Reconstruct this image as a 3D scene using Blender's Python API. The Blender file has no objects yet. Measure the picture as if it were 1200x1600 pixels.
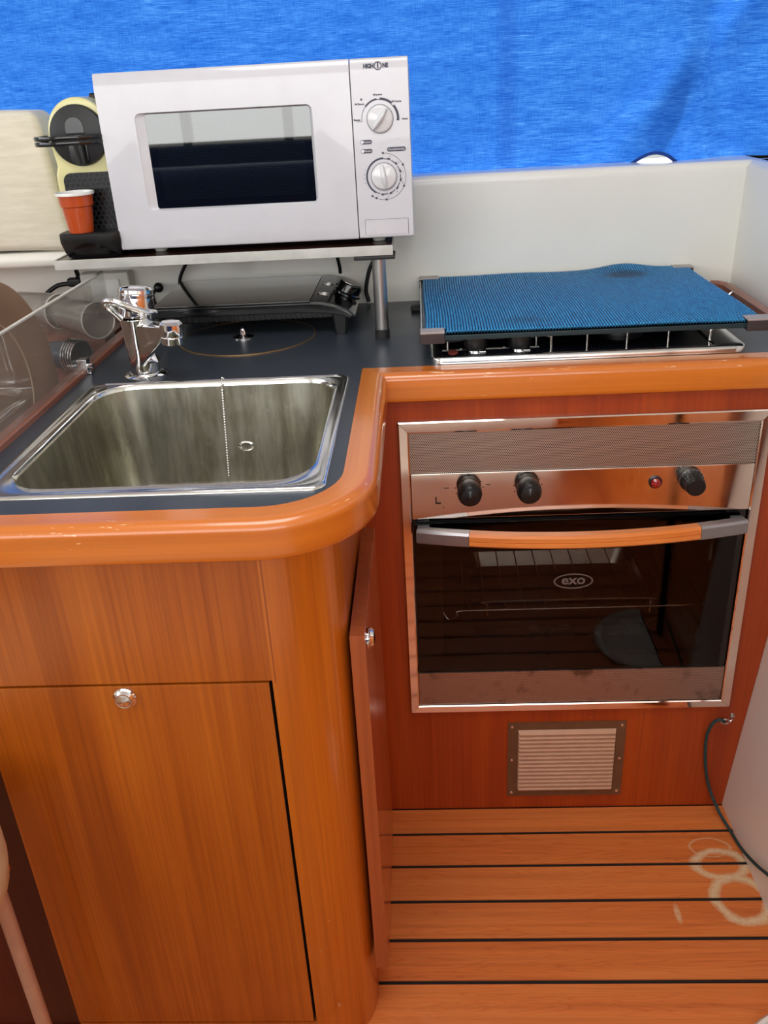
import bpy, bmesh, math, random
from mathutils import Vector, Matrix
random.seed(7)
C = bpy.context.scene.collection
PI = math.pi

# ------------------------------------------------------------------ camera, world, lights, exposure
scn = bpy.context.scene
def cam_axes(pit, rol, yw):
    p, r_, y = map(math.radians, (pit, rol, yw))
    f = Vector((math.sin(y)*math.cos(p), math.cos(y)*math.cos(p), -math.sin(p)))
    r = Vector((math.cos(y), -math.sin(y), 0)); u = r.cross(f)
    c, s = math.cos(r_), math.sin(r_)
    return r*c+u*s, u*c-r*s, f
cr, cu, cf = cam_axes(26.0465, -3.2475, -3.2439)
camd = bpy.data.cameras.new('camera'); cam = bpy.data.objects.new('camera', camd); C.objects.link(cam)
M = Matrix((cr, cu, -cf)).transposed().to_4x4(); M.translation = Vector((0, 0, 1.3033))
cam.matrix_world = M
camd.sensor_fit = 'VERTICAL'; camd.sensor_height = 36; camd.lens = 1371.34/1600*36
camd.clip_start = 0.02
scn.camera = cam

w = bpy.data.worlds.new('world'); scn.world = w; w.use_nodes = True
nt = w.node_tree; nt.nodes.clear()
out = nt.nodes.new('ShaderNodeOutputWorld'); bg = nt.nodes.new('ShaderNodeBackground')
tc = nt.nodes.new('ShaderNodeTexCoord'); sep = nt.nodes.new('ShaderNodeSeparateXYZ')
rmp = nt.nodes.new('ShaderNodeValToRGB')
rmp.color_ramp.elements[0].position = 0.45; rmp.color_ramp.elements[0].color = (0.35, 0.36, 0.34, 1)
rmp.color_ramp.elements[1].position = 0.56; rmp.color_ramp.elements[1].color = (0.92, 0.96, 1.0, 1)
mr = nt.nodes.new('ShaderNodeMapRange'); mr.inputs[1].default_value = -1
nt.links.new(tc.outputs['Generated'], sep.inputs[0]); nt.links.new(sep.outputs[2], mr.inputs[0])
nt.links.new(mr.outputs[0], rmp.inputs[0]); nt.links.new(rmp.outputs[0], bg.inputs[0])
bg.inputs[1].default_value = 1.5
nt.links.new(bg.outputs[0], out.inputs[0])

def area(name, loc, rot, sx, sy, power, color=(1, 1, 1)):
    d = bpy.data.lights.new(name, 'AREA'); d.shape = 'RECTANGLE'; d.size = sx; d.size_y = sy
    d.energy = power; d.color = color
    o = bpy.data.objects.new(name, d); C.objects.link(o); o.location = loc; o.rotation_euler = rot
    return o
# daylight entering by the aft windows (behind), the port windows (left) and the roof hatch
area('aft_window_daylight', (-0.5, -1.32, 1.54), (math.radians(90), 0, 0), 2.6, 0.88, 22, (1.0, 0.98, 0.96))
area('port_window_daylight', (-2.18, 0.35, 1.62), (0, math.radians(-90), 0), 0.75, 2.0, 12, (0.93, 0.97, 1.0))
area('hatch_daylight', (-0.15, 0.55, 2.12), (0, 0, 0), 0.8, 0.6, 9, (1, 0.99, 0.97))
sd = bpy.data.lights.new('sun', 'SUN'); sd.energy = 4.2; sd.angle = math.radians(3); sd.color = (1, 0.97, 0.92)
so = bpy.data.objects.new('sun', sd); C.objects.link(so)
so.rotation_euler = Vector((-0.25, 0.8, 1.1)).to_track_quat('Z', 'Y').to_euler()

scn.view_settings.view_transform = 'Standard'; scn.view_settings.look = 'None'
scn.view_settings.gamma = 1; scn.view_settings.use_curve_mapping = False
scn.view_settings.exposure = 0.12
scn.cycles.max_bounces = 10; scn.cycles.transparent_max_bounces = 16
scn.cycles.caustics_reflective = False; scn.cycles.caustics_refractive = False
scn.cycles.use_denoising = True

# ------------------------------------------------------------------ materials
def s2l(c):
    return tuple((x/255/12.92 if x/255 <= 0.04045 else ((x/255+0.055)/1.055)**2.4) for x in c) + (1,)
class NT:
    def __init__(s, name):
        s.m = bpy.data.materials.new(name); s.m.use_nodes = True; s.t = s.m.node_tree; s.t.nodes.clear()
        s.out = s.n('OutputMaterial'); s.b = s.n('BsdfPrincipled'); s.l(s.b.outputs[0], s.out.inputs[0])
        s._c = None
    def n(s, k): return s.t.nodes.new('ShaderNode'+k)
    def l(s, a, b): s.t.links.new(a, b)
    def co(s, kind='Object'):
        if s._c is None: s._c = s.n('TexCoord')
        return s._c.outputs[kind]
    def m_(s, op, a, b=None, c=None, clamp=False):
        n = s.n('Math'); n.operation = op; n.use_clamp = clamp
        for i, v in enumerate((a, b, c)):
            if v is None: continue
            if isinstance(v, (int, float)): n.inputs[i].default_value = v
            else: s.l(v, n.inputs[i])
        return n.outputs[0]
    def map(s, scale=(1, 1, 1), loc=(0, 0, 0), kind='Object', vec=None):
        n = s.n('Mapping'); n.inputs['Scale'].default_value = scale; n.inputs['Location'].default_value = loc
        s.l(vec if vec is not None else s.co(kind), n.inputs[0]); return n.outputs[0]
    def noise(s, vec, scale=5, detail=3, rough=0.5, dist=0):
        n = s.n('TexNoise'); s.l(vec, n.inputs['Vector']); n.inputs['Scale'].default_value = scale
        n.inputs['Detail'].default_value = detail; n.inputs['Roughness'].default_value = rough
        n.inputs['Distortion'].default_value = dist; return n.outputs['Fac']
    def ramp(s, fac, stops):
        n = s.n('ValToRGB'); e = n.color_ramp.elements
        while len(e) < len(stops): e.new(0.5)
        for el, (p, c) in zip(e, stops): el.position = p; el.color = c if len(c) == 4 else tuple(c)+(1,)
        s.l(fac, n.inputs[0]); return n.outputs[0]
    def mix(s, fac, a, b, mode='MIX'):
        n = s.n('MixRGB'); n.blend_type = mode
        for i, v in enumerate((fac, a, b)):
            if isinstance(v, (int, float)): n.inputs[i].default_value = v
            elif isinstance(v, tuple): n.inputs[i].default_value = v
            else: s.l(v, n.inputs[i])
        return n.outputs[0]
    def bump(s, h, strength=0.3, dist=0.001):
        n = s.n('Bump'); n.inputs['Strength'].default_value = strength; n.inputs['Distance'].default_value = dist
        s.l(h, n.inputs['Height']); s.l(n.outputs[0], s.b.inputs['Normal']); return n.outputs[0]
    def set(s, **k):
        names = dict(color='Base Color', rough='Roughness', metal='Metallic', coat='Coat Weight', coatr='Coat Roughness',
                     spec='Specular IOR Level', trans='Transmission Weight', ior='IOR', emis='Emission Color', emis_s='Emission Strength',
                     sheen='Sheen Weight', sss='Subsurface Weight', alpha='Alpha', aniso='Anisotropic')
        for a, v in k.items():
            i = s.b.inputs[names[a]]
            if hasattr(v, 'default_value') or isinstance(v, bpy.types.NodeSocket): s.l(v, i)
            else: i.default_value = v
        return s.m
def plain(name, rgb, rough=0.4, metal=0, coat=0, nz=0.04, scale=40, **k):
    t = NT(name); c = s2l(rgb)
    f = t.noise(t.map(), scale, 3)
    dark = tuple(x*(1-nz*2.5) for x in c[:3])+(1,); lite = tuple(min(1, x*(1+nz)) for x in c[:3])+(1,)
    t.set(color=t.ramp(f, [(0.3, dark), (0.7, lite)]), rough=rough, metal=metal, coat=coat, **k)
    return t.m
def wood(name, a, b, c, axis='Z', kind='Object', rough=0.33, coat=0.35, plank=False, fine=1.0, grain=0.85):
    t = NT(name)
    st = {'X': (0.6, 14, 14), 'Y': (14, 0.6, 14), 'Z': (14, 14, 0.6)}[axis]
    st2 = {'X': (2.2, 160, 160), 'Y': (160, 2.2, 160), 'Z': (160, 160, 2.2)}[axis]
    vec = t.co(kind)
    if plank:
        sp = t.n('SeparateXYZ'); t.l(vec, sp.inputs[0])
        idx = t.m_('FLOOR', t.m_('DIVIDE', t.m_('SUBTRACT', sp.outputs[1], 1.2461), 0.0775))
        cb = t.n('CombineXYZ'); t.l(t.m_('MULTIPLY', idx, 3.17), cb.inputs[0]); t.l(t.m_('MULTIPLY', idx, 1.7), cb.inputs[2])
        ad = t.n('VectorMath'); ad.operation = 'ADD'; t.l(vec, ad.inputs[0]); t.l(cb.outputs[0], ad.inputs[1]); vec = ad.outputs[0]
    f1 = t.noise(t.map(st, vec=vec), 1.0, 3, 0.55, 0.6)
    f2 = t.noise(t.map(tuple(x*fine for x in st2), vec=vec), 1.0, 4, 0.6, 0.2)
    if plank:
        f3 = t.noise(t.map((1.6, 30, 30), vec=vec), 1.0, 2, 0.5, 1.5)
        wv = t.m_('ABSOLUTE', t.m_('SINE', t.m_('MULTIPLY', f3, 42)))
        wv = t.m_('POWER', wv, 0.35)
        f1 = t.m_('ADD', t.m_('MULTIPLY', f1, 0.72), t.m_('MULTIPLY', wv, 0.24))
    col = t.ramp(f1, [(0.28, s2l(a)), (0.5, s2l(b)), (0.72, s2l(c))])
    col = t.mix(1.0, col, t.ramp(f2, [(0.3, (1-0.26*grain, 1-0.32*grain, 1-0.38*grain)), (0.6, (1, 1, 1))]), 'MULTIPLY')
    # tiny dings
    d = t.noise(t.map((1, 1, 1), vec=vec), 70, 1)
    col = t.mix(t.m_('GREATER_THAN', d, 0.83), col, s2l((225, 150, 90)))
    t.set(color=col, rough=t.ramp(f2, [(0.3, (rough+0.08,)*3), (0.7, (rough,)*3)]), coat=coat, coatr=0.12)
    t.bump(f2, 0.12, 0.0006)
    return t

M_cab = wood('veneer_left_cabinet', (146, 70, 9), (166, 84, 13), (184, 100, 22), 'Z', fine=1.5, grain=1.0).m
M_col = wood('veneer_corner_post', (172, 88, 14), (188, 100, 18), (202, 114, 28), 'Z', coat=0.6, fine=1.5).m
M_oven_panel = wood('veneer_oven_panel', (146, 50, 3), (162, 60, 5), (176, 74, 11), 'Z', rough=0.5, coat=0.1, fine=1.3).m
M_sidedoor = wood('veneer_side_door', (160, 70, 28), (180, 84, 36), (190, 96, 44), 'Z', coat=0.6).m
M_edge = wood('side_door_edge', (146, 70, 34), (158, 80, 40), (168, 88, 46), 'Z').m
T_lip = wood('moulding_wood', (188, 98, 26), (204, 114, 34), (216, 130, 48), 'X', kind='UV', rough=0.26, coat=0.7, fine=0.6, grain=0.6)
M_lip = T_lip.m
sp = T_lip.n('SeparateXYZ'); T_lip.l(T_lip.co('UV'), sp.inputs[0])
ch1 = T_lip.noise(T_lip.map((26, 160, 1), kind='UV'), 1, 4, 0.7); ch2 = T_lip.noise(T_lip.map((5, 1, 1), kind='UV'), 1, 1)
yfr = T_lip.m_('FRACT', T_lip.m_('DIVIDE', sp.outputs[1], 3.3))
bnd = T_lip.m_('SUBTRACT', 1.0, T_lip.m_('DIVIDE', T_lip.m_('ABSOLUTE', T_lip.m_('SUBTRACT', T_lip.m_('MULTIPLY', yfr, 3.3), 0.064)), 0.012), clamp=True)
chp = T_lip.m_('GREATER_THAN', T_lip.m_('ADD', T_lip.m_('MULTIPLY', ch1, T_lip.m_('ADD', 0.7, T_lip.m_('MULTIPLY', ch2, 0.6))), T_lip.m_('MULTIPLY', bnd, 0.10)), 0.72)
oldc = T_lip.b.inputs['Base Color'].links[0].from_socket
T_lip.l(T_lip.mix(T_lip.m_('MULTIPLY', chp, 0.75), oldc, s2l((236, 196, 150))), T_lip.b.inputs['Base Color'])
M_hw = wood('handle_wood', (206, 110, 40), (224, 128, 54), (236, 150, 76), 'X', coat=0.5, grain=0.5).m
M_fid = wood('fiddle_wood', (130, 78, 60), (150, 96, 78), (168, 114, 96), 'Y', rough=0.45).m
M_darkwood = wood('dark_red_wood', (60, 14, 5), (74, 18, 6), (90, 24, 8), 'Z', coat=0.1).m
M_shelfwood = wood('shelf_top_wood', (44, 22, 14), (62, 32, 20), (84, 46, 30), 'X', coat=0.4).m

# floor: cherry planks, with chalky adhesive stains that have an outline of their own
ft = wood('plank_floor', (186, 92, 38), (216, 118, 54), (228, 138, 70), 'X', plank=True, fine=0.5, rough=0.45, coat=0.1, grain=0.75)
def ring(t, sp, cx, cy, rx, ry, wdt, nzf):
    dx = t.m_('DIVIDE', t.m_('SUBTRACT', sp.outputs[0], cx), rx); dy = t.m_('DIVIDE', t.m_('SUBTRACT', sp.outputs[1], cy), ry)
    d = t.m_('SQRT', t.m_('ADD', t.m_('MULTIPLY', dx, dx), t.m_('MULTIPLY', dy, dy)))
    d = t.m_('ADD', d, t.m_('MULTIPLY', t.m_('SUBTRACT', nzf, 0.5), 0.35))
    e = t.m_('DIVIDE', t.m_('ABSOLUTE', t.m_('SUBTRACT', d, 1.0)), wdt)
    return t.m_('SUBTRACT', 1.0, e, clamp=True)
sp = ft.n('SeparateXYZ'); ft.l(ft.co(), sp.inputs[0])
nf = ft.noise(ft.map((1, 1, 1)), 28, 2); nf2 = ft.noise(ft.map((1, 1, 1)), 170, 3)
r1 = ring(ft, sp, 0.508, 1.166, 0.044, 0.030, 0.27, nf); r2 = ring(ft, sp, 0.520, 1.090, 0.044, 0.046, 0.24, nf)
r3 = ring(ft, sp, 0.404, 1.062, 0.0022, 0.008, 1.8, nf); r4 = ring(ft, sp, 0.50, 1.205, 0.036, 0.022, 0.10, nf)
rr = ft.m_('MAXIMUM', ft.m_('MAXIMUM', r1, r2), ft.m_('MAXIMUM', ft.m_('MULTIPLY', r3, 0.45), ft.m_('MULTIPLY', r4, 0.3)))
rr = ft.m_('MULTIPLY', ft.m_('POWER', rr, 0.6), ft.m_('ADD', 0.35, nf2), clamp=True)
old = ft.b.inputs['Base Color'].links[0].from_socket
ft.l(ft.mix(rr, old, s2l((222, 200, 160))), ft.b.inputs['Base Color'])
M_floor = ft.m

def laminate():
    t = NT('grey_laminate'); f = t.noise(t.map(), 900, 2); g = t.noise(t.map(), 6, 3); h = t.noise(t.map(), 30, 3, 0.6)
    c = t.ramp(f, [(0.35, s2l((40, 46, 54))), (0.7, s2l((62, 69, 78)))])
    c = t.mix(t.ramp(h, [(0.6, (0, 0, 0)), (0.8, (0.12, 0.12, 0.12))]), c, s2l((110, 112, 112)))
    t.set(color=c, rough=t.ramp(g, [(0.3, (0.28,)*3), (0.7, (0.4,)*3)]), spec=0.5); t.bump(f, 0.08, 0.0004); return t.m
M_lam = laminate()
def steel(name, rgb=(200, 196, 190), rough=0.2, streak='X', amt=0.1, stain=0.0, scol=(96, 84, 66)):
    t = NT(name); sc = {'X': (2, 300, 300), 'Z': (300, 300, 2), 'N': (40, 40, 40), 'V': (70, 70, 5)}[streak]
    f = t.noise(t.map(sc), 1, 3); g = t.noise(t.map((9, 9, 9)), 1, 4)
    c = t.ramp(f, [(0.3, tuple(x*(1-amt*1.6) for x in s2l(rgb)[:3])), (0.7, s2l(rgb))])
    if stain:
        k = t.noise(t.map((34, 34, 6)), 1, 5, 0.65); k2 = t.noise(t.map((90, 90, 60)), 1, 4, 0.7)
        c = t.mix(t.m_('MULTIPLY', t.ramp(k, [(0.42, (0, 0, 0)), (0.62, (1, 1, 1))]), stain), c, s2l(scol))
        c = t.mix(t.m_('MULTIPLY', t.ramp(k2, [(0.6, (0, 0, 0)), (0.7, (1, 1, 1))]), stain*0.6), c, s2l((210, 205, 190)))
    t.set(color=c, metal=1.0, rough=t.ramp(g, [(0.3, (max(0.02, rough-0.05),)*3), (0.7, (rough+0.08,)*3)]))
    return t.m
M_steel = steel('brushed_steel', rough=0.24)
M_basin = steel('stained_sink_steel', (206, 204, 190), 0.3, 'V', 0.2, 0.6, (128, 118, 96))
M_rim = steel('sink_rim_steel', (225, 225, 222), 0.14, 'N', 0.05)
M_polish = steel('polished_oven_steel', (236, 222, 212), 0.05, 'N', 0.03)
M_tube = steel('scratched_alu_tube', (176, 174, 172), 0.32, 'Z', 0.12)
M_alu = plain('pale_alu_edging', (196, 196, 190), 0.38, 0.55, nz=0.08, scale=25)
M_chrome = steel('chrome', (235, 235, 236), 0.04, 'N', 0.01)
M_satin = plain('satin_silver_plastic', (150, 146, 148), 0.3, 0.6)
M_white = plain('white_plastic', (202, 202, 208), 0.22, 0, 0.5, nz=0.008)
M_knobw = plain('knob_white', (210, 211, 214), 0.15, 0, 0.6, nz=0.005)
M_gel = plain('white_gelcoat', (236, 234, 225), 0.3, 0, 0.3, nz=0.02, scale=3)
M_liner = plain('white_liner', (226, 220, 210), 0.35, 0, 0.3, nz=0.02, scale=3)
M_black = plain('black_plastic', (11, 12, 13), 0.42)
M_gloss = plain('gloss_black_plastic', (10, 11, 14), 0.12, coat=0.15)
M_ink = plain('dark_grey_print', (58, 60, 76), 0.5)
M_seam = plain('black_seam_and_gap_shade', (12, 8, 7), 0.7)
M_inkw = plain('white_print', (220, 220, 225), 0.5)
M_cream = plain('cream_plastic', (226, 220, 160), 0.25, 0, 0.3, nz=0.01)
M_rubber = plain('rubber', (26, 24, 24), 0.6)
M_clamp = plain('grey_brown_clamp', (164, 154, 150), 0.4, 0.1, nz=0.05)
M_clampd = plain('dark_clamp_side', (54, 44, 44), 0.4)
M_brownmetal = plain('bronze_vent_plate', (112, 80, 56), 0.45, 0.2, nz=0.06)
M_tan = plain('tan_louvre', (190, 146, 116), 0.45, 0.1, nz=0.03)
M_plate = plain('tan_melamine', (158, 128, 106), 0.35, 0, 0.2, nz=0.02)
M_gold = plain('gold_ring', (190, 150, 100), 0.35, 0.8)
M_orange = plain('orange_cup', (180, 72, 28), 0.22, 0, 0.5, nz=0.01)
M_cupw = plain('cup_white', (232, 232, 228), 0.3)
M_redlamp = plain('red_lamp', (150, 8, 10), 0.1, 0, 1.0)
M_redbadge = plain('red_badge', (150, 66, 54), 0.4, 0.2)
M_rope = plain('green_cord', (34, 66, 66), 0.7, nz=0.3, scale=300)
M_tape = plain('off_white_box', (206, 206, 196), 0.4, nz=0.02)
M_navy = plain('dark_blue_grey_cup', (52, 58, 70), 0.3)
M_cushcream = plain('cream_seat', (205, 190, 160), 0.5, nz=0.03)

def fabric_cushion():
    t = NT('textured_cream_fabric'); f = t.noise(t.map((18, 18, 130)), 1, 3, 0.6); g = t.noise(t.map((300, 300, 500)), 1, 2)
    t.set(color=t.ramp(f, [(0.3, s2l((212, 204, 184))), (0.7, s2l((226, 219, 200)))]), rough=0.85, sheen=0.3)
    t.bump(t.m_('ADD', f, t.m_('MULTIPLY', g, 0.5)), 0.3, 0.002); return t.m
M_cushion = fabric_cushion()
def curtain_mat():
    t = NT('blue_curtain_cloth')
    f = t.noise(t.map((36, 36, 900)), 1, 4, 0.65); wv_ = t.noise(t.map((900, 900, 60)), 1, 2); g = t.noise(t.map((700, 700, 700)), 1, 2)
    h = t.noise(t.map((9, 9, 60)), 1, 4, 0.6)
    c = t.ramp(t.m_('ADD', t.m_('MULTIPLY', f, 0.62), t.m_('ADD', t.m_('MULTIPLY', h, 0.22), t.m_('MULTIPLY', wv_, 0.16))),
               [(0.36, s2l((24, 78, 170))), (0.50, s2l((46, 108, 196))), (0.62, s2l((74, 140, 218))), (0.71, s2l((150, 200, 245)))])
    sp = t.n('SeparateXYZ'); t.l(t.co(), sp.inputs[0])
    bd = t.m_('SUBTRACT', 1.0, t.m_('DIVIDE', t.m_('ABSOLUTE', t.m_('SUBTRACT', sp.outputs[0], 0.175)), 0.022), clamp=True)
    c = t.mix(t.m_('MULTIPLY', t.m_('POWER', bd, 0.4), 0.35), c, s2l((30, 70, 160)))
    d = t.n('BsdfDiffuse'); tr = t.n('BsdfTranslucent'); mx = t.n('MixShader'); mx.inputs[0].default_value = 0.62
    t.l(c, d.inputs[0]); t.l(c, tr.inputs[0]); t.l(d.outputs[0], mx.inputs[1]); t.l(tr.outputs[0], mx.inputs[2])
    b = t.n('Bump'); b.inputs['Strength'].default_value = 0.25; b.inputs['Distance'].default_value = 0.001
    t.l(g, b.inputs['Height']); t.l(b.outputs[0], d.inputs['Normal'])
    t.l(mx.outputs[0], t.out.inputs[0]); return t.m
M_curtain = curtain_mat()
M_hem = plain('navy_hem', (26, 62, 140), 0.9)

def hexhole(name, pitch, rad, c_face, c_hole, rough=0.3, metal=0.8, axes=(0, 2), stain=False, alpha=False):
    t = NT(name); sp = t.n('SeparateXYZ'); t.l(t.co(), sp.inputs[0])
    def lat(off):
        u = t.m_('SUBTRACT', t.m_('FRACT', t.m_('ADD', t.m_('DIVIDE', sp.outputs[axes[0]], pitch), off)), 0.5)
        v = t.m_('MULTIPLY', t.m_('SUBTRACT', t.m_('FRACT', t.m_('ADD', t.m_('DIVIDE', sp.outputs[axes[1]], pitch*1.732), off)), 0.5), 1.732)
        return t.m_('SQRT', t.m_('ADD', t.m_('MULTIPLY', u, u), t.m_('MULTIPLY', v, v)))
    d = t.m_('MINIMUM', lat(0.0), lat(0.5)); hole = t.m_('LESS_THAN', d, rad)
    base = s2l(c_face)
    if stain:
        k = t.noise(t.map((16, 16, 16)), 1, 4, 0.7)
        base = t.mix(t.m_('MULTIPLY', t.ramp(k, [(0.55, (0, 0, 0)), (0.68, (1, 1, 1))]), 0.7), base, s2l((84, 60, 44)))
    t.set(color=t.mix(hole, base, s2l(c_hole)), rough=rough, metal=t.m_('MULTIPLY', t.m_('SUBTRACT', 1.0, hole), metal))
    t.bump(t.m_('SUBTRACT', 1.0, hole), 0.3, 0.0008)
    return t.m
M_grille = hexhole('perforated_steel', 0.0031, 0.33, (206, 192, 182), (10, 8, 7))
M_grilleb = hexhole('perforated_steel_stained', 0.0028, 0.30, (186, 160, 146), (10, 7, 5), stain=True)
M_screen = hexhole('microwave_screen', 0.0040, 0.27, (26, 30, 30), (200, 208, 204), 0.5, 0.0)
M_honey = hexhole('honeycomb_black', 0.0088, 0.40, (32, 34, 36), (4, 5, 6), 0.25, 0.0)

def thin_glass(name, tint, amount, rough=0.0, ior=1.45, refl=1.0):
    """clear sheet: tinted see-through plus a Fresnel mirror coat; the same for every ray"""
    t = NT(name); tr = t.n('BsdfTransparent'); tr.inputs[0].default_value = tint
    g = t.n('BsdfGlossy'); g.inputs['Roughness'].default_value = rough
    df = t.n('BsdfDiffuse'); df.inputs[0].default_value = s2l((200, 196, 190))
    lw = t.n('LayerWeight'); lw.inputs['Blend'].default_value = 0.5
    f0 = ((ior-1)/(ior+1))**2
    fr_ = t.m_('ADD', f0, t.m_('MULTIPLY', 1-f0, t.m_('POWER', lw.outputs['Facing'], 5.0)))
    m0 = t.n('MixShader'); m0.inputs[0].default_value = amount; t.l(tr.outputs[0], m0.inputs[1]); t.l(df.outputs[0], m0.inputs[2])
    m1 = t.n('MixShader'); t.l(t.m_('MULTIPLY', fr_, refl, clamp=True), m1.inputs[0]); t.l(m0.outputs[0], m1.inputs[1]); t.l(g.outputs[0], m1.inputs[2])
    t.l(m1.outputs[0], t.out.inputs[0]); return t.m
M_acryl = thin_glass('clear_acrylic', (0.95, 0.95, 0.94, 1), 0.09, 0.03)
M_acedge = plain('acrylic_polished_edge', (206, 204, 196), 0.25, 0, 0.5)
M_tumb = thin_glass('scratched_clear_plastic', (0.86, 0.85, 0.84, 1), 0.20, 0.12, 1.5, 1.4)
M_mwglass = thin_glass('dark_microwave_glass', (0.30, 0.36, 0.36, 1), 0.0, 0.02, 2.1, 1.25)
M_ovglass = thin_glass('black_oven_glass', (0.56, 0.54, 0.52, 1), 0.0, 0.02, 1.5, 0.62)
M_glassblack = plain('black_ceramic_glass', (14, 18, 18), 0.08, 0, 1.0)
M_hobglass = plain('black_hob_glass', (16, 19, 27), 0.1, 0, 0.8)
M_logo = plain('grey_glass_print', (112, 104, 100), 0.4)

def mat_mat():
    t = NT('blue_ribbed_mat'); sp = t.n('SeparateXYZ'); t.l(t.co(), sp.inputs[0])
    f = t.noise(t.map((180, 60, 180)), 1, 3, 0.6)
    v = t.m_('FRACT', t.m_('MULTIPLY', sp.outputs[1], 260)); v = t.m_('ABSOLUTE', t.m_('SUBTRACT', v, 0.5))
    c = t.ramp(f, [(0.3, s2l((22, 112, 168))), (0.7, s2l((46, 158, 214)))])
    gp = t.m_('FRACT', t.m_('DIVIDE', t.m_('SUBTRACT', t.m_('SUBTRACT', sp.outputs[0], 0.0040), t.m_('MULTIPLY', 0.0015, t.m_('SINE', t.m_('MULTIPLY', sp.outputs[1], 14.0)))), 0.0046))
    gp = t.m_('MULTIPLY', t.m_('ABSOLUTE', t.m_('SUBTRACT', gp, 0.5)), 2.0)
    c = t.mix(t.ramp(gp, [(0.5, (0, 0, 0)), (0.8, (1, 1, 1))]), c, s2l((4, 52, 96)))  # shading in the grooves between ribs, put into the colour
    def spot(cx, cy, rx, ry):
        dx = t.m_('DIVIDE', t.m_('SUBTRACT', sp.outputs[0], cx), rx); dy = t.m_('DIVIDE', t.m_('SUBTRACT', sp.outputs[1], cy), ry)
        d = t.m_('SQRT', t.m_('ADD', t.m_('MULTIPLY', dx, dx), t.m_('MULTIPLY', dy, dy)))
        return t.m_('SUBTRACT', 1.25, d, clamp=True)
    s = t.m_('MAXIMUM', t.m_('MULTIPLY', spot(0.39, 1.725, 0.042, 0.026), 1.6, clamp=True), t.m_('MULTIPLY', spot(0.165, 1.415, 0.04, 0.022), 0.6))
    c = t.mix(t.m_('MULTIPLY', s, t.m_('ADD', 0.2, f), clamp=True), c, s2l((30, 46, 66)))
    t.set(color=c, rough=0.55); t.bump(v, 0.5, 0.0006); return t.m
M_mat = mat_mat()

# ------------------------------------------------------------------ mesh helpers
def new(): return bmesh.new()
def box(bm, x0, x1, y0, y1, z0, z1, bev=0, seg=3):
    b2 = bmesh.new(); r = bmesh.ops.create_cube(b2, size=1)
    for v in b2.verts: v.co = Vector(((x0+x1)/2+v.co.x*(x1-x0), (y0+y1)/2+v.co.y*(y1-y0), (z0+z1)/2+v.co.z*(z1-z0)))
    if bev: bmesh.ops.bevel(b2, geom=list(b2.edges), offset=bev, segments=seg, profile=0.5, affect='EDGES')
    return merge(bm, b2)
def merge(bm, b2, mat=None):
    vm = {}
    if mat is not None:
        for v in b2.verts: v.co = mat @ v.co
    for v in b2.verts: vm[v] = bm.verts.new(v.co)
    for f in b2.faces:
        try: bm.faces.new([vm[v] for v in f.verts])
        except ValueError: pass
    b2.free(); return bm
def frame_from(d):
    d = Vector(d).normalized(); a = Vector((0, 0, 1)) if abs(d.z) < 0.9 else Vector((1, 0, 0))
    u = d.cross(a).normalized(); return u, d.cross(u).normalized() * -1, d
def loops(bm, ls, cap0=True, cap1=True, closed=True):
    vs = [[bm.verts.new(p) for p in l] for l in ls]; n = len(vs[0])
    for a, b in zip(vs, vs[1:]):
        for i in range(n if closed else n-1):
            j = (i+1) % n
            bm.faces.new((a[i], a[j], b[j], b[i]))
    if cap0: bm.faces.new(vs[0][::-1])
    if cap1: bm.faces.new(vs[-1])
    return vs
def lathe(bm, prof, base, axis=(0, 0, 1), n=32, cap0=True, cap1=True, sq=(1, 1)):
    u, v, d = frame_from(axis); base = Vector(base)
    loops(bm, [[base+d*h+(u*math.cos(2*PI*i/n)*sq[0]+v*math.sin(2*PI*i/n)*sq[1])*max(r, 1e-5) for i in range(n)] for r, h in prof], cap0, cap1)
    return bm
def cyl(bm, p0, p1, r0, r1=None, n=20):
    p0, p1 = Vector(p0), Vector(p1); r1 = r0 if r1 is None else r1
    return lathe(bm, [(r0, 0), (r1, (p1-p0).length)], p0, p1-p0, n)
def smooth_path(pts, k=8):
    P = [Vector(p) for p in pts]; P = [P[0]*2-P[1]]+P+[P[-1]*2-P[-2]]; o = []
    for i in range(1, len(P)-2):
        for j in range(k):
            t = j/k; a, b, c, d = P[i-1:i+3]
            o.append(0.5*((2*b)+(c-a)*t+(2*a-5*b+4*c-d)*t*t+(3*b-a-3*c+d)*t**3))
    o.append(P[-2]); return o
def sweep(bm, pts, section, up=(0, 0, 1), caps=True, scales=None):
    """section: list of (side, up) offsets"""
    up = Vector(up); ls = []
    for i, p in enumerate(pts):
        d = (pts[min(i+1, len(pts)-1)]-pts[max(i-1, 0)]).normalized()
        s = d.cross(up)
        if s.length < 1e-4: s = Vector((1, 0, 0))
        s.normalize(); u = s.cross(d); k = scales[i] if scales else 1
        ls.append([p+(s*a+u*b)*k for a, b in section])
    loops(bm, ls, caps, caps); return bm
def circ(r, n=10): return [(r*math.cos(2*PI*i/n), r*math.sin(2*PI*i/n)) for i in range(n)]
def tube(bm, pts, r, n=10, k=8, up=(0.13, 0.21, 0.97), scales=None):
    return sweep(bm, smooth_path(pts, k) if k else [Vector(p) for p in pts], circ(r, n), up, scales=scales)
def rrect(x0, x1, y0, y1, r, n=8):
    o = []
    rs = r if isinstance(r, (list, tuple)) else (r,)*4     # corners: ++, -+, --, +-
    for (cx, cy, a), q in zip(((x1, y1, 0), (x0, y1, 90), (x0, y0, 180), (x1, y0, 270)), rs):
        sx = -1 if cx == x1 else 1; sy = -1 if cy == y1 else 1
        for i in range(n+1):
            t = math.radians(a+90*i/n); o.append((cx+sx*q+q*math.cos(t), cy+sy*q+q*math.sin(t)))
    return o
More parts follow.
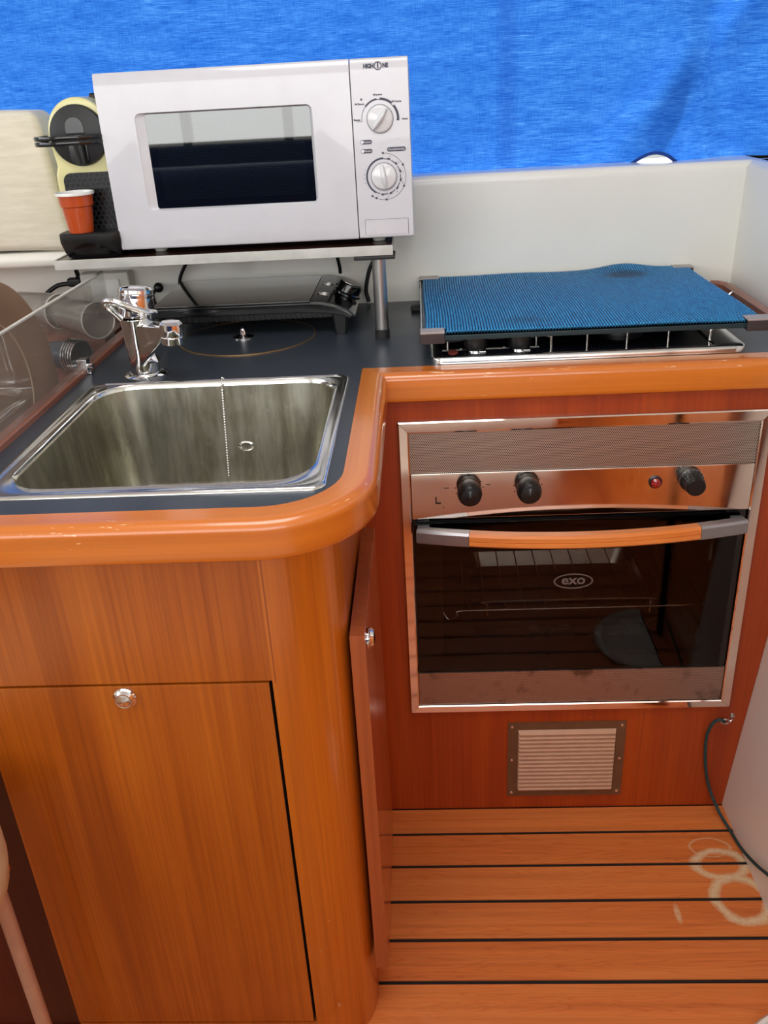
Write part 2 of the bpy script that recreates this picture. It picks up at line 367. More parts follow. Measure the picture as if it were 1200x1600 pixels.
def P3(pts, plane, h):
    if plane == 'Z': return [Vector((a, b, h)) for a, b in pts]
    if plane == 'Y': return [Vector((a, h, b)) for a, b in pts]
    return [Vector((h, a, b)) for a, b in pts]
def prism(bm, pts, plane, h0, h1):
    b2 = bmesh.new(); loops(b2, [P3(pts, plane, h0), P3(pts, plane, h1)]); bmesh.ops.recalc_face_normals(b2, faces=b2.faces)
    return merge(bm, b2)
def bev_prism(bm, pts, plane, h0, h1, bev, seg=3):
    b2 = bmesh.new(); loops(b2, [P3(pts, plane, h0), P3(pts, plane, h1)]); bmesh.ops.recalc_face_normals(b2, faces=b2.faces)
    es = [e for e in b2.edges if len(e.link_faces) == 2 and e.calc_face_angle(0) > math.radians(40)]
    bmesh.ops.bevel(b2, geom=es, offset=bev, segments=seg, profile=0.5, affect='EDGES'); return merge(bm, b2)
def plate_with_holes(bm, outer, holes, plane, h0, h1):
    """flat plate with holes, both faces and walls"""
    for h in (h0, h1):
        b2 = bmesh.new(); es = []
        for lp in [outer]+holes:
            vs = [b2.verts.new(p) for p in P3(lp, plane, h)]
            es += [b2.edges.new((vs[i], vs[(i+1) % len(vs)])) for i in range(len(vs))]
        bmesh.ops.triangle_fill(b2, use_beauty=True, use_dissolve=False, edges=es)
        merge(bm, b2)
    for lp in [outer]+holes:
        loops(bm, [P3(lp, plane, h0), P3(lp, plane, h1)], False, False)
    bmesh.ops.remove_doubles(bm, verts=bm.verts, dist=1e-6); bmesh.ops.recalc_face_normals(bm, faces=bm.faces)
    return bm
def text_into(bm, s, size, center, depth=0.0003, width=None, bold=0.0, shear=0.0):
    """flat lettering on a face that looks towards -Y"""
    cu_ = bpy.data.curves.new('t', 'FONT'); cu_.body = s; cu_.size = size; cu_.align_x = 'CENTER'; cu_.align_y = 'CENTER'
    cu_.extrude = depth/2; cu_.offset = bold; cu_.shear = shear; cu_.resolution_u = 3
    ob = bpy.data.objects.new('t', cu_); C.objects.link(ob); dg = bpy.context.evaluated_depsgraph_get()
    me = bpy.data.meshes.new_from_object(ob.evaluated_get(dg)); b2 = bmesh.new(); b2.from_mesh(me)
    xs = [v.co.x for v in b2.verts]; k = 1 if not width else width/(max(xs)-min(xs))
    for v in b2.verts: v.co = Vector((center[0]+v.co.x*k, center[1]+v.co.z*-1, center[2]+v.co.y))
    bpy.data.objects.remove(ob); bpy.data.curves.remove(cu_); bpy.data.meshes.remove(me)
    return merge(bm, b2)
def arc_band(bm, cx, cz, r0, r1, a0, a1, y, th=0.0004, n=24):
    """ring segment on a -Y facing panel; angles clockwise from up, in degrees"""
    o = [(cx+r1*math.sin(math.radians(a0+(a1-a0)*i/n)), cz+r1*math.cos(math.radians(a0+(a1-a0)*i/n))) for i in range(n+1)]
    q = [(cx+r0*math.sin(math.radians(a0+(a1-a0)*i/n)), cz+r0*math.cos(math.radians(a0+(a1-a0)*i/n))) for i in range(n+1)]
    return prism(bm, o+q[::-1], 'Y', y-th, y)
def world_off(o):
    v = Vector((0, 0, 0))
    while o: v += o.location; o = o.parent
    return v
def obj(name, bm, mat, parent=None, kind=None, ang=38, recalc=True, wn=True, label=None):
    if recalc: bmesh.ops.recalc_face_normals(bm, faces=bm.faces)
    me = bpy.data.meshes.new(name); bm.to_mesh(me); bm.free()
    for p in me.polygons: p.use_smooth = True
    me.set_sharp_from_angle(angle=math.radians(ang))
    for m in (mat if isinstance(mat, list) else [mat]): me.materials.append(m)
    o = bpy.data.objects.new(name, me); C.objects.link(o)
    if parent: o.parent = parent; o.location = -world_off(parent)
    if wn:
        md = o.modifiers.new('wn', 'WEIGHTED_NORMAL'); md.keep_sharp = True
    if kind: o['kind'] = kind
    if label: o['label'] = label
    return o
def tag(o, label, cat, group=None):
    o['label'] = label; o['category'] = cat
    if group: o['group'] = group
    return o
def thing(name, label, cat, loc, group=None):
    o = bpy.data.objects.new(name, None); o.empty_display_size = 0.05; C.objects.link(o); o.location = loc
    return tag(o, label, cat, group)
def single(name, bm, mat, label, cat, group=None, **k): return tag(obj(name, bm, mat, **k), label, cat, group)
def struct(name, bm, mat, **k): return obj(name, bm, mat, kind='structure', **k)

# ------------------------------------------------------------------ setting
b = new(); box(b, -2.3, 1.3, -1.45, 1.9, -0.06, -0.003); struct('floor', b, M_seam)
b = new()
y = 1.2461+0.0775
while y > -1.4:
    y0, y1 = y-0.0775+0.0038, min(y-0.0038, 1.309)
    box(b, -1.9, 0.80, y0, y1, -0.0035, 0.0, 0.0007, 2)
    y -= 0.0775
struct('trim_1', b, M_floor)

# back wall below the window, its rounded ledge, and the aft side of the window
ft_ = [(1.80, -0.06), (1.80, 1.118)]+[(1.812-0.012*math.cos(a), 1.125+0.0125*math.sin(a)) for a in [0, .4, .8, 1.2, 1.57]]+[(1.93, 1.1375), (1.93, -0.06)]
b = new(); prism(b, ft_, 'X', -2.3, 0.70); struct('wall_back', b, M_gel)
# right liner: leans outward towards the top
b = new()
loops(b, [[Vector((0.5555, yy, 0)), Vector((0.6166+0.0205, yy, 0.93)), Vector((0.6166+0.03, yy, 1.1375)), Vector((0.74, yy, 1.1375)), Vector((0.74, yy, 0))] for yy in (1.00, 1.9)])
struct('wall_right', b, M_liner)
b = new()
for ya, yb in ((0.715, 0.998), (-0.40, 0.705), (-1.40, -0.41)): box(b, 0.585, 0.60, ya, yb, 0.0, 1.05, 0.002, 2)
box(b, 0.60, 0.74, -1.4, 0.998, 0.0, 1.05); struct('trim_4', b, M_hw)
b = new(); box(b, 0.575, 0.60, 0.70, 0.72, 0.0, 1.05); struct('trim_5', b, M_seam)
b = new(); loops(b, [[Vector((0.6166, yy, 0.90)), Vector((0.622, yy, 1.125)), Vector((0.632, yy, 1.1375)), Vector((0.66, yy, 1.1375)), Vector((0.66, yy, 0.90))] for yy in (1.345, 1.802)])
struct('trim_2', b, M_gel)
# upper right side of the cabin, ceiling with a hatch, aft and port walls with window openings
b = new(); box(b, 1.10, 1.16, -1.45, 1.9, 1.05, 2.1); box(b, 0.73, 1.16, -1.45, 1.9, 1.05, 1.1375); struct('trim_8', b, M_gel)
b = new(); plate_with_holes(b, [(-2.3, -1.45), (1.16, -1.45), (1.16, 2.0), (-2.3, 2.0)], [rrect(-0.55, 0.25, 0.25, 0.85, 0.06)], 'Z', 2.10, 2.16); struct('ceiling', b, M_gel)
b = new(); plate_with_holes(b, [(-2.3, -0.06), (1.16, -0.06), (1.16, 2.1), (-2.3, 2.1)], [rrect(-1.80, 0.80, 1.10, 2.0, 0.08)], 'Y', -1.45, -1.40); struct('wall_rear', b, M_gel)
b = new(); plate_with_holes(b, [(-1.45, -0.06), (2.0, -0.06), (2.0, 2.1), (-1.45, 2.1)], [rrect(-0.65, 1.35, 1.24, 2.0, 0.08)], 'X', -2.36, -2.30); struct('wall_left', b, M_gel)
b = new(); box(b, -2.36, 1.16, 1.90, 1.96, 1.72, 2.1); struct('wall_front', b, M_gel)
# joinery opposite the galley, unseen behind the viewer; navy blocks added for shade
b = new(); box(b, -1.15, 0.57, -0.95, -0.45, 0.0, 0.52, 0.03); struct('trim_6', b, M_liner)
b = new(); box(b, -1.0, 0.42, -0.46, 0.06, 0.0, 0.20, 0.03); struct('trim_11', b, M_liner)
b = new(); box(b, -1.15, -0.10, -0.62, -0.46, 0.52, 1.05, 0.05); box(b, -0.09, 0.30, -0.62, -0.46, 0.52, 0.80, 0.05); box(b, -1.85, 1.0, -1.395, -1.33, 0.5, 1.085, 0.02); struct('shade_block', b, plain('navy_shade_block', (30, 44, 84), 0.8))  # unseen navy blocks, added to shade the lower cabinets and darken reflections
b = new()
for xx in (-1.1, -0.62, 0.05): box(b, xx, xx+0.045, -1.455, -1.395, 1.06, 2.04, 0.01)
box(b, -1.8, 0.8, -1.455, -1.395, 1.30, 1.325, 0.005)
struct('trim_10', b, M_black)
b = new(); box(b, -1.90, -0.36, -1.40, -0.80, 0.0, 0.45, 0.03); struct('trim_7', b, M_liner)

# ------------------------------------------------------------------ curtain
b = new(); NX, NZ = 420, 60; g = []
def sm(a, c, x): t = min(1, max(0, (x-a)/(c-a))); return t*t*(3-2*t)
def cy(x, z):
    k = 1.862 + 0.006*math.sin(7*x+1.0) + 0.004*math.sin(17*x+3*z)
    d = x-(0.47+0.36*(z-1.13)); k += -0.032*math.exp(-(d/0.030)**2)
    d = x-(0.62-0.25*(z-1.13)); k += 0.035*math.exp(-(d/0.045)**2)
    d = x-(0.36+0.9*(z-1.13)); k += 0.020*math.exp(-(d/0.05)**2)
    d = x-(0.15+0.05*(z-1.13)); k += 0.004*math.tanh(d/0.008)
    return k
for i in range(NX+1):
    x = -2.2+3.25*i/NX; zb = 1.118+0.034*math.exp(-((x-0.46)/0.045)**2); row = []
    for j in range(NZ+1):
        z = zb+(1.80-zb)*j/NZ; row.append(b.verts.new((x, cy(x, z), z)))
    g.append(row)
for i in range(NX):
    for j in range(NZ): b.faces.new((g[i][j], g[i+1][j], g[i+1][j+1], g[i][j+1]))
ct = thing('curtain', 'bright blue translucent cloth curtain hanging over the window behind the galley', 'curtain', (0, 1.86, 1.12))
obj('cloth', b, M_curtain, ct, ang=180, wn=False)
b = new()
pts = []
for i in range(NX+1):
    x = -2.2+3.25*i/NX; zb = 1.118+0.034*math.exp(-((x-0.46)/0.045)**2); pts.append(Vector((x, cy(x, zb), zb+0.003)))
sweep(b, pts, [(-0.0012, -0.003), (0.0012, -0.003), (0.0012, 0.003), (-0.0012, 0.003)]); obj('hem', b, M_hem, ct)
b = new(); cyl(b, (-2.25, 1.862, 1.80), (1.09, 1.862, 1.80), 0.008); obj('rail', b, M_alu, ct)

# ------------------------------------------------------------------ worktop
ZT = 0.90
inner = [(-1.5, 0.8447)]+[(-0.187+0.09*math.sin(t), 0.9347-0.09*math.cos(t)) for t in [PI/2*i/12 for i in range(13)]]+[(-0.097, 1.339), (0.612, 1.339)]
top = thing('worktop', 'dark grey laminate galley worktop with varnished wood edging', 'worktop', (-0.1, 1.3, 0.85))
b = new()
outer = inner+[(0.612, 1.7995), (-0.575, 1.7995), (-0.575, 0.92), (-1.5, 0.92)]
SX0, SX1, SY0, SY1 = -0.518, -0.114, 0.884, 1.304
plate_with_holes(b, outer, [rrect(SX0+0.012, SX1-0.012, SY0+0.012, SY1-0.006, 0.05)], 'Z', ZT-0.03, ZT)
obj('laminate_top', b, M_lam, top)
# wooden lip swept round the worktop edge
prof = [(0.0, ZT-0.03), (0.0, ZT+0.0008), (0.024, ZT+0.0008)]+[(0.026+0.013*math.sin(t), ZT-0.0122+0.013*math.cos(t)) for t in [PI/2*i/6 for i in range(7)]]+[(0.0395, 0.862), (0.0375, 0.856), (0.033, 0.853), (0.0, 0.853)]
def off_path(path, d):
    o = []
    for i, p in enumerate(path):
        p = Vector(p); a = Vector(path[i-1]) if i else None; c = Vector(path[i+1]) if i < len(path)-1 else None
        n1 = n2 = None
        if a is not None: t = (p-a).normalized(); n1 = Vector((t.y, -t.x))
        if c is not None: t = (c-p).normalized(); n2 = Vector((t.y, -t.x))
        if n1 is None: n1 = n2
        if n2 is None: n2 = n1
        m = (n1+n2).normalized(); o.append(p+m*d/max(0.3, m.dot(n1)))
    return o
b = new(); uvl = b.loops.layers.uv.new('UVMap')
# refine the path so the grain follows it
ip = [inner[0]]
for a, c in zip(inner, inner[1:]):
    L = (Vector(c)-Vector(a)).length; k = max(1, int(L/0.05))
    for i in range(1, k+1): ip.append(tuple(Vector(a).lerp(Vector(c), i/k)))
rows = [off_path(ip, d) for d, z in prof]; vs = [[b.verts.new((q.x, q.y, z)) for q in r] for r, (d, z) in zip(rows, prof)]
cum = [0]
for a, c in zip(ip, ip[1:]): cum.append(cum[-1]+(Vector(c)-Vector(a)).length)
pc = [0]
for a, c in zip(prof, prof[1:]): pc.append(pc[-1]+math.dist(a, c))
for i in range(len(prof)):
    i2 = (i+1) % len(prof); u2 = pc[i2] if i2 else pc[i]+0.04
    for j in range(len(ip)-1):
        f = b.faces.new((vs[i][j], vs[i][j+1], vs[i2][j+1], vs[i2][j]))
        for lo, uv in zip(f.loops, ((cum[j], pc[i]), (cum[j+1], pc[i]), (cum[j+1], u2), (cum[j], u2))):
            # a different board after the mitre
            o_ = 3.3 if ip[j][0] > -0.0975 and ip[j][1] > 1.338 else 0
            lo[uvl].uv = (uv[0], uv[1]+o_)
obj('edge_moulding', b, M_lip, top, ang=30)
# wood fiddles along the left and right edges
b = new(); box(b, -0.571, -0.549, 0.86, 1.79, 0.885, 0.9085, 0.002)
obj('left_fiddle', b, M_fid, top)
b = new(); pts = [Vector((0.600, 1.352, 0.90)), Vector((0.600, 1.72, 0.90)), Vector((0.598, 1.765, 0.90)), Vector((0.590, 1.785, 0.90)), Vector((0.575, 1.792, 0.90))]
sweep(b, smooth_path(pts, 5), [(-0.008, 0), (0.008, 0), (0.008, 0.012), (0.004, 0.016), (-0.004, 0.016), (-0.008, 0.012)]); obj('right_fiddle', b, M_fid, top)
b = new(); tube(b, [(0.580, 1.70, 0.900), (0.582, 1.70, 0.906), (0.589, 1.701, 0.912), (0.5935, 1.702, 0.906)], 0.0018, 8); cyl(b, (0.580, 1.70, 0.90), (0.580, 1.70, 0.9015), 0.005); obj('fiddle_hook', b, M_chrome, top)

# dish locker left of the worktop
lk = thing('dish_locker', 'dark red wooden dish locker sunk left of the sink', 'locker', (-0.8, 1.3, 0.74))
b = new(); box(b, -1.35, -0.585, 0.93, 1.795, 0.735, 0.748); obj('locker_floor', b, M_fid, lk)
b = new(); box(b, -1.35, -0.585, 1.575, 1.795, 0.748, 0.905, 0.002); box(b, -1.35, -0.585, 1.450, 1.5748, 0.748, 0.8665, 0.002); obj('raised_shelf', b, M_fid, lk)
b = new(); box(b, -0.5845, -0.5725, 0.93, 1.795, 0.735, 0.885); obj('side_panel', b, M_fid, lk)

# ------------------------------------------------------------------ sink
sk = thing('kitchen_sink', 'square stainless steel sink with rounded corners and water stains', 'sink', (-0.32, 1.1, 0.73))
b = new()
def L(x0, x1, y0, y1, r, z): return P3(rrect(x0, x1, y0, y1, r, 10), 'Z', z)
IX0, IX1, IY0, IY1 = -0.495, -0.133, 0.905, 1.290
rim = [L(SX0, SX1, SY0, SY1, 0.018, ZT+0.0003), L(SX0+.001, SX1-.001, SY0+.001, SY1-.001, 0.018, ZT+0.003), L(SX0+.004, SX1-.004, SY0+.004, SY1-.003, 0.018, ZT+0.0042),
       L(SX0+.007, SX1-.007, SY0+.007, SY1-.005, 0.02, ZT+0.0024), L(IX0-.004, IX1+.004, IY0-.005, IY1+.003, 0.058, ZT+0.0024), L(IX0-.002, IX1+.002, IY0-.002, IY1+.0015, 0.057, ZT+0.0042),
       L(IX0, IX1, IY0, IY1, 0.055, ZT+0.002), L(IX0+.001, IX1-.001, IY0+.001, IY1-.001, 0.055, ZT-0.003)]
loops(b, rim, False, False); obj('rim', b, M_rim, sk, recalc=True, wn=False, ang=60)
b = new(); ls = [rim[-1]]
D = 0.175
for k in range(1, 8): t = k/8; ls.append(L(IX0+.001+.012*t, IX1-.001-.012*t, IY0+.001+.010*t, IY1-.001-.012*t, 0.055, ZT-0.003-(D-0.03)*t))
for k in range(1, 7):
    a = PI/2*k/6; q = 0.013+0.03*(1-math.cos(a)); ls.append(L(IX0+q, IX1-q, IY0+q, IY1-q, 0.055-0.022*(1-math.cos(a)), ZT-D+0.03*(1-math.sin(a))-0.003+0.0))
for k in range(1, 5):
    q = 0.043+0.03*k; ls.append(L(IX0+q, IX1-q, IY0+q, IY1-q, 0.033*(1-k/5.5)+0.004, ZT-D-0.003-0.0012*k))
loops(b, ls, False, True); obj('basin', b, M_basin, sk, recalc=True, wn=False, ang=80)
b = new(); lathe(b, [(0.034, 0), (0.034, 0.0015), (0.028, 0.003), (0.022, 0.0005), (0.0, 0.0)], (-0.314, 1.098, ZT-D-0.0075), (0, 0, 1), 28); obj('drain', b, M_chrome, sk)
b = new(); lathe(b, [(0.010, 0), (0.010, 0.001), (0.0075, 0.002), (0.006, 0.0)], (-0.284, 1.2810, 0.800), (0, -1, 0.05), 20, True, True, (1.3, 0.8)); obj('overflow', b, M_chrome, sk)
# bead chain hanging from the back rim
b = new()
ch = [Vector((-0.310, 1.298, 0.9055)), Vector((-0.310, 1.291, 0.909)), Vector((-0.3102, 1.284, 0.900))]
zz = 0.892
while zz > 0.752: ch.append(Vector((-0.3102-0.006*(0.9-zz)/0.15, 1.2835-0.011*(0.9-zz)/0.15, zz))); zz -= 0.0042
for p in ch: bmesh.ops.create_uvsphere(b, u_segments=8, v_segments=6, radius=0.0021, matrix=Matrix.Translation(p))
sweep(b, ch, circ(0.0005, 5), (0.3, 1, 0.1))
single('plug_chain', b, M_chrome, 'steel bead chain hanging down the back wall of the sink', 'chain', wn=False)

# ------------------------------------------------------------------ faucet
fx, fy = -0.446, 1.352
fc = thing('faucet', 'chrome single lever mixer tap standing behind the sink', 'faucet', (fx, fy, ZT))
b = new(); lathe(b, [(0.034, 0), (0.034, 0.003), (0.030, 0.0055), (0.026, 0.006)], (fx, fy, ZT+0.0002)); obj('base_ring', b, M_chrome, fc)
b = new(); lathe(b, [(0.0235, 0), (0.0225, 0.03), (0.0225, 0.042), (0.0245, 0.043), (0.0245, 0.049), (0.025, 0.07), (0.0265, 0.087), (0.026, 0.0885)], (fx, fy, ZT+0.006)); obj('body', b, M_chrome, fc, ang=25)
b = new(); lathe(b, [(0.0265, 0), (0.0275, 0.004), (0.0275, 0.020), (0.027, 0.030), (0.0262, 0.0305), (0.0262, 0.032), (0.027, 0.0325), (0.027, 0.035), (0.0258, 0.0355), (0.0258, 0.037), (0.0265, 0.0375), (0.0262, 0.042), (0.023, 0.0455), (0.012, 0.047), (0.0, 0.0475)], (fx+0.001, fy, ZT+0.0945), (0.08, 0.1, 1)); obj('cap', b, M_chrome, fc, ang=25)
# loop lever: thick band projecting forward from the cap
b = new()
lv = smooth_path([(fx+0.029, fy-0.004, 0.998), (fx+0.022, fy-0.022, 1.004), (fx+0.004, fy-0.036, 1.016), (fx-0.014, fy-0.041, 1.0265), (fx-0.027, fy-0.038, 1.027), (fx-0.030, fy-0.032, 1.018), (fx-0.020, fy-0.020, 0.998)], 8)
sweep(b, lv, rrect(-0.0045, 0.0045, -0.0080, 0.0080, 0.003, 3), (0.1, -0.9, 0.6)); obj('lever', b, M_chrome, fc)
b = new(); ls = []
for i in range(9):
    t = i/8; px_ = fx+0.012+0.052*t; py_ = fy-0.010-0.046*t; zt = 0.988+0.006*t; zb_ = 0.918+0.056*t; hw = 0.0160-0.002*t
    d = Vector((0.052, -0.046, 0)).normalized(); s_ = Vector((-d.y, d.x, 0))
    ls.append([Vector((px_, py_, 0))+s_*a+Vector((0, 0, z_)) for a, z_ in rrect(-hw, hw, zb_, zt, 0.005, 3)])
loops(b, ls); obj('spout', b, M_chrome, fc)
b = new(); lathe(b, [(0.0165, 0), (0.0165, 0.010), (0.0158, 0.011), (0.0175, 0.0125), (0.0180, 0.022), (0.017, 0.030), (0.013, 0.034), (0.0, 0.0355)], (fx+0.068, fy-0.060, 0.966), (0.06, 0.0, 1)); obj('aerator', b, M_chrome, fc, ang=25)

# ------------------------------------------------------------------ round basin lid flush in worktop
rl = thing('round_lid', 'round dark lid with thin gold ring set in the worktop below the hotplate', 'lid', (-0.318, 1.566, ZT))
b = new(); lathe(b, [(0.1215, 0), (0.1215, 0.0010)], (-0.318, 1.566, ZT+0.0002), n=64); obj('lid_disc', b, M_lam, rl)
b = new(); lathe(b, [(0.1215, 0), (0.1215, 0.0014), (0.1235, 0.0014), (0.1235, 0)], (-0.318, 1.566, ZT+0.0002), n=64, cap0=False, cap1=False); obj('gold_ring', b, M_gold, rl, label='thin gold coloured ring')
b = new(); lathe(b, [(0.019, 0), (0.019, 0.002), (0.012, 0.004), (0.006, 0.006), (0.005, 0.014), (0.007, 0.017), (0.0, 0.018)], (-0.325, 1.560, ZT+0.0012)); obj('knob', b, M_chrome, rl)

# ------------------------------------------------------------------ portable electric hotplate
hp = thing('electric_hotplate', 'black portable electric hotplate with glass top under the microwave shelf', 'hotplate', (-0.3, 1.66, ZT))
def hp_outline(z0f, z1f): return None
b = new()
sec = [(-0.485, 0.943), (-0.485, 0.957), (-0.475, 0.960), (-0.205, 0.960), (-0.180, 0.959), (-0.155, 0.953), (-0.135, 0.943), (-0.125, 0.934), (-0.128, 0.929), (-0.145, 0.936), (-0.17, 0.940), (-0.22, 0.943)]
bev_prism(b, sec, 'Y', 1.550, 1.785, 0.002, 2); obj('housing', b, M_gloss, hp)
b = new(); box(b, -0.482, -0.198, 1.553, 1.782, 0.9600, 0.9635, 0.001, 2); obj('glass_top', b, M_glassblack, hp)
b = new()
ls = []
for yy in (1.553, 1.782):
    ls.append([Vector((x, yy, z)) for x, z in [(-0.1965, 0.9602), (-0.1965, 0.9636), (-0.180, 0.9625), (-0.155, 0.957), (-0.132, 0.946), (-0.119, 0.935), (-0.121, 0.932), (-0.137, 0.942), (-0.16, 0.953), (-0.18, 0.9585)]])
loops(b, ls); obj('control_fascia', b, M_gloss, hp)
kp = Vector((-0.140, 1.655, 0.951)); kd = Vector((0.42, 0, 0.9))
b = new(); lathe(b, [(0.026, 0), (0.026, 0.004), (0.023, 0.006), (0.0215, 0.020), (0.020, 0.022), (0.0, 0.022)], kp, kd, 28); obj('dial', b, M_gloss, hp)
b = new(); lathe(b, [(0.019, 0), (0.019, 0.0012), (0.0, 0.0014)], kp+kd.normalized()*0.0222, kd, 24); obj('dial_cap', b, M_steel, hp, label='silver cap of the dial')
b = new()
for yy in (1.615, 1.700):
    b = new(); lathe(b, [(0.012, 0), (0.012, 0.0012), (0.0105, 0.0012), (0.0105, 0)], (-0.178, yy, 0.9622), (0.2, 0, 1), 24, False, False, (0.6, 1)); obj('button_ring', b, M_steel, hp)
b = new(); tube(b, [(-0.197, 1.5525, 0.9605), (-0.180, 1.5525, 0.9595), (-0.155, 1.5525, 0.9535), (-0.138, 1.5525, 0.9455), (-0.126, 1.5525, 0.9345)], 0.0009, 6); obj('trim_line', b, M_steel, hp)
for (xx, yy) in ((-0.147, 1.565), (-0.462, 1.565), (-0.147, 1.77), (-0.462, 1.77)):
    b = new(); loops(b, [P3(rrect(xx-0.010, xx+0.010, yy-0.010, yy+0.010, 0.004, 3), 'Z', ZT+0.0003), P3(rrect(xx-0.014, xx+0.014, yy-0.012, yy+0.012, 0.004, 3), 'Z', 0.939)]); obj('foot', b, M_black, hp)
b = new(); box(b, -0.47, -0.16, 1.575, 1.775, 0.926, 0.9435, 0.003)
for i in range(30): box(b, -0.45+i*0.0095, -0.447+i*0.0095, 1.573, 1.576, 0.928, 0.940)
obj('base_pan', b, M_black, hp)

# ------------------------------------------------------------------ microwave shelf
sf = thing('microwave_shelf', 'wooden shelf with pale metal edging carrying the microwave and coffee machine', 'shelf', (-0.33, 1.65, 1.045))
b = new(); box(b, -0.6165, -0.0475, 1.5035, 1.797, 1.047, 1.0600); obj('board', b, M_shelfwood, sf)
b = new(); box(b, -0.6185, -0.0455, 1.4995, 1.5034, 1.0448, 1.0608, 0.0006, 2); obj('front_edging', b, M_alu, sf)
b = new(); box(b, -0.6215, -0.6168, 1.5036, 1.797, 1.0448, 1.0612, 0.0006, 2); obj('side_edging', b, M_alu, sf)
b = new(); box(b, -0.1115, -0.0425, 1.497, 1.545, 1.0385, 1.0442, 0.001, 2); obj('support_bracket', b, M_black, sf, label='black plate on top of the post')
b = new(); lathe(b, [(0.0118, 0), (0.0118, 0.1225)], (-0.071, 1.5205, ZT+0.016), n=32); po = obj('post', b, M_tube, sf)
b = new(); lathe(b, [(0.0128, 0), (0.0128, 0.016), (0.012, 0.017)], (-0.071, 1.5205, ZT+0.0003), n=32); obj('post_foot', b, M_rubber, po)
b = new(); box(b, -0.60, -0.06, 1.785, 1.799, 1.020, 1.0445); obj('wall_batten', b, M_alu, sf)

# ------------------------------------------------------------------ microwave oven
ZM = 1.0705; MF = 1.515
mw = thing('microwave_oven', 'white microwave oven with two dials standing on the shelf', 'microwave', (-0.256, 1.65, 1.0608))
b = new(); box(b, -0.4995, -0.0095, MF+0.026, 1.792, ZM, 1.332, 0.004); obj('casing', b, M_white, mw)
def fascia(x0, x1, holes=None):
    b = new()
    pr_ = [(MF+0.030, ZM), (MF+0.0045, ZM), (MF+0.002, ZM+0.003), (MF, ZM+0.025), (MF, 1.3175), (MF+0.0035, 1.335), (MF+0.007, 1.3385), (MF+0.030, 1.3385)]
    if not holes:
        bev_prism(b, pr_, 'X', x0, x1, 0.0015, 2); return b
    # front face with a hole, everything else as strips
    z0, z1 = ZM+0.025, 1.3175
    b2 = new(); es = []
    for lp in [[(x0, z0), (x1, z0), (x1, z1), (x0, z1)], holes]:
        vs = [b2.verts.new(p) for p in P3(lp, 'Y', MF)]; es += [b2.edges.new((vs[i], vs[(i+1) % len(vs)])) for i in range(len(vs))]
    bmesh.ops.triangle_fill(b2, use_beauty=True, edges=es); merge(b, b2)
    vsA = [b.verts.new((x0, y_, z_)) for y_, z_ in pr_]; vsB = [b.verts.new((x1, y_, z_)) for y_, z_ in pr_]
    for i in range(len(pr_)):
        j = (i+1) % len(pr_)
        if i == 3: continue
        b.faces.new((vsA[i], vsA[j], vsB[j], vsB[i]))
    b.faces.new(vsA); b.faces.new(vsB[::-1])
    bmesh.ops.remove_doubles(b, verts=b.verts, dist=1e-6)
    return b
WO = rrect(-0.4475, -0.1635, 1.1310, 1.2790, 0.010); 
WI = rrect(-0.4330, -0.1680, 1.1335, 1.2765, 0.004)
b = fascia(-0.5045, -0.1018, WO)
loops(b, [P3(WO, 'Y', MF), P3(rrect(-0.4455, -0.1645, 1.1315, 1.2785, 0.009), 'Y', MF+0.0015), P3(WI, 'Y', MF+0.006), P3(WI, 'Y', MF+0.009)], False, False)
dr = obj('door', b, M_white, mw)
b = new(); prism(b, rrect(-0.4335, -0.1675, 1.133, 1.277, 0.004), 'Y', MF+0.0062, MF+0.0082); obj('window_glass', b, M_mwglass, dr, label='dark window glass')
b = new(); box(b, -0.4335, -0.1675, MF+0.012, MF+0.013, 1.133, 1.277); sc_ = obj('screen', b, M_screen, dr)
b = new(); plate_with_holes(b, rrect(-0.4340, -0.1670, 1.1325, 1.2775, 0.004), [rrect(-0.4215, -0.1800, 1.1445, 1.2655, 0.008)], 'Y', MF+0.0100, MF+0.0118); obj('dark_border', b, M_gloss, dr)
pn = obj('control_panel', fascia(-0.1005, -0.0100), M_white, mw)
YF = MF-0.0001
def mwknob(cx, cz, ang):
    k = new(); lathe(k, [(0.0205, 0), (0.0205, 0.002), (0.0195, 0.004), (0.017, 0.0055), (0.0, 0.0075)], (cx, MF, cz), (0, -1, 0), 36)
    kn = obj('knob', k, M_knobw, mw)
    k = new(); ls = []
    a = math.radians(ang); dx, dz = math.sin(a), math.cos(a)
    for t in [-1, -0.8, -0.4, 0, 0.4, 0.8, 1]:
        wd = 0.0052*(1-0.55*abs(t)**3)*(1 if t < 0.5 else 0.8); hh = 0.014*(1-0.35*t*t)
        c = Vector((cx+dx*0.0188*t, MF, cz+dz*0.0188*t)); s = Vector((dz, 0, -dx))
        ls.append([c+s*-wd+Vector((0, -0.002, 0)), c+s*-wd*0.7+Vector((0, -hh*0.85, 0)), c+Vector((0, -hh, 0)), c+s*wd*0.7+Vector((0, -hh*0.85, 0)), c+s*wd+Vector((0, -0.002, 0))])
    loops(k, ls); obj('grip', k, M_knobw, kn, ang=60)
    k = new(); arc_band(k, cx, cz, 0.0206, 0.0213, 0, 359.9, YF+0.0001, n=48); obj('dial_ring', k, M_ink, pn)
mwknob(-0.0570, 1.2520, 38); mwknob(-0.0550, 1.1665, -8+180)
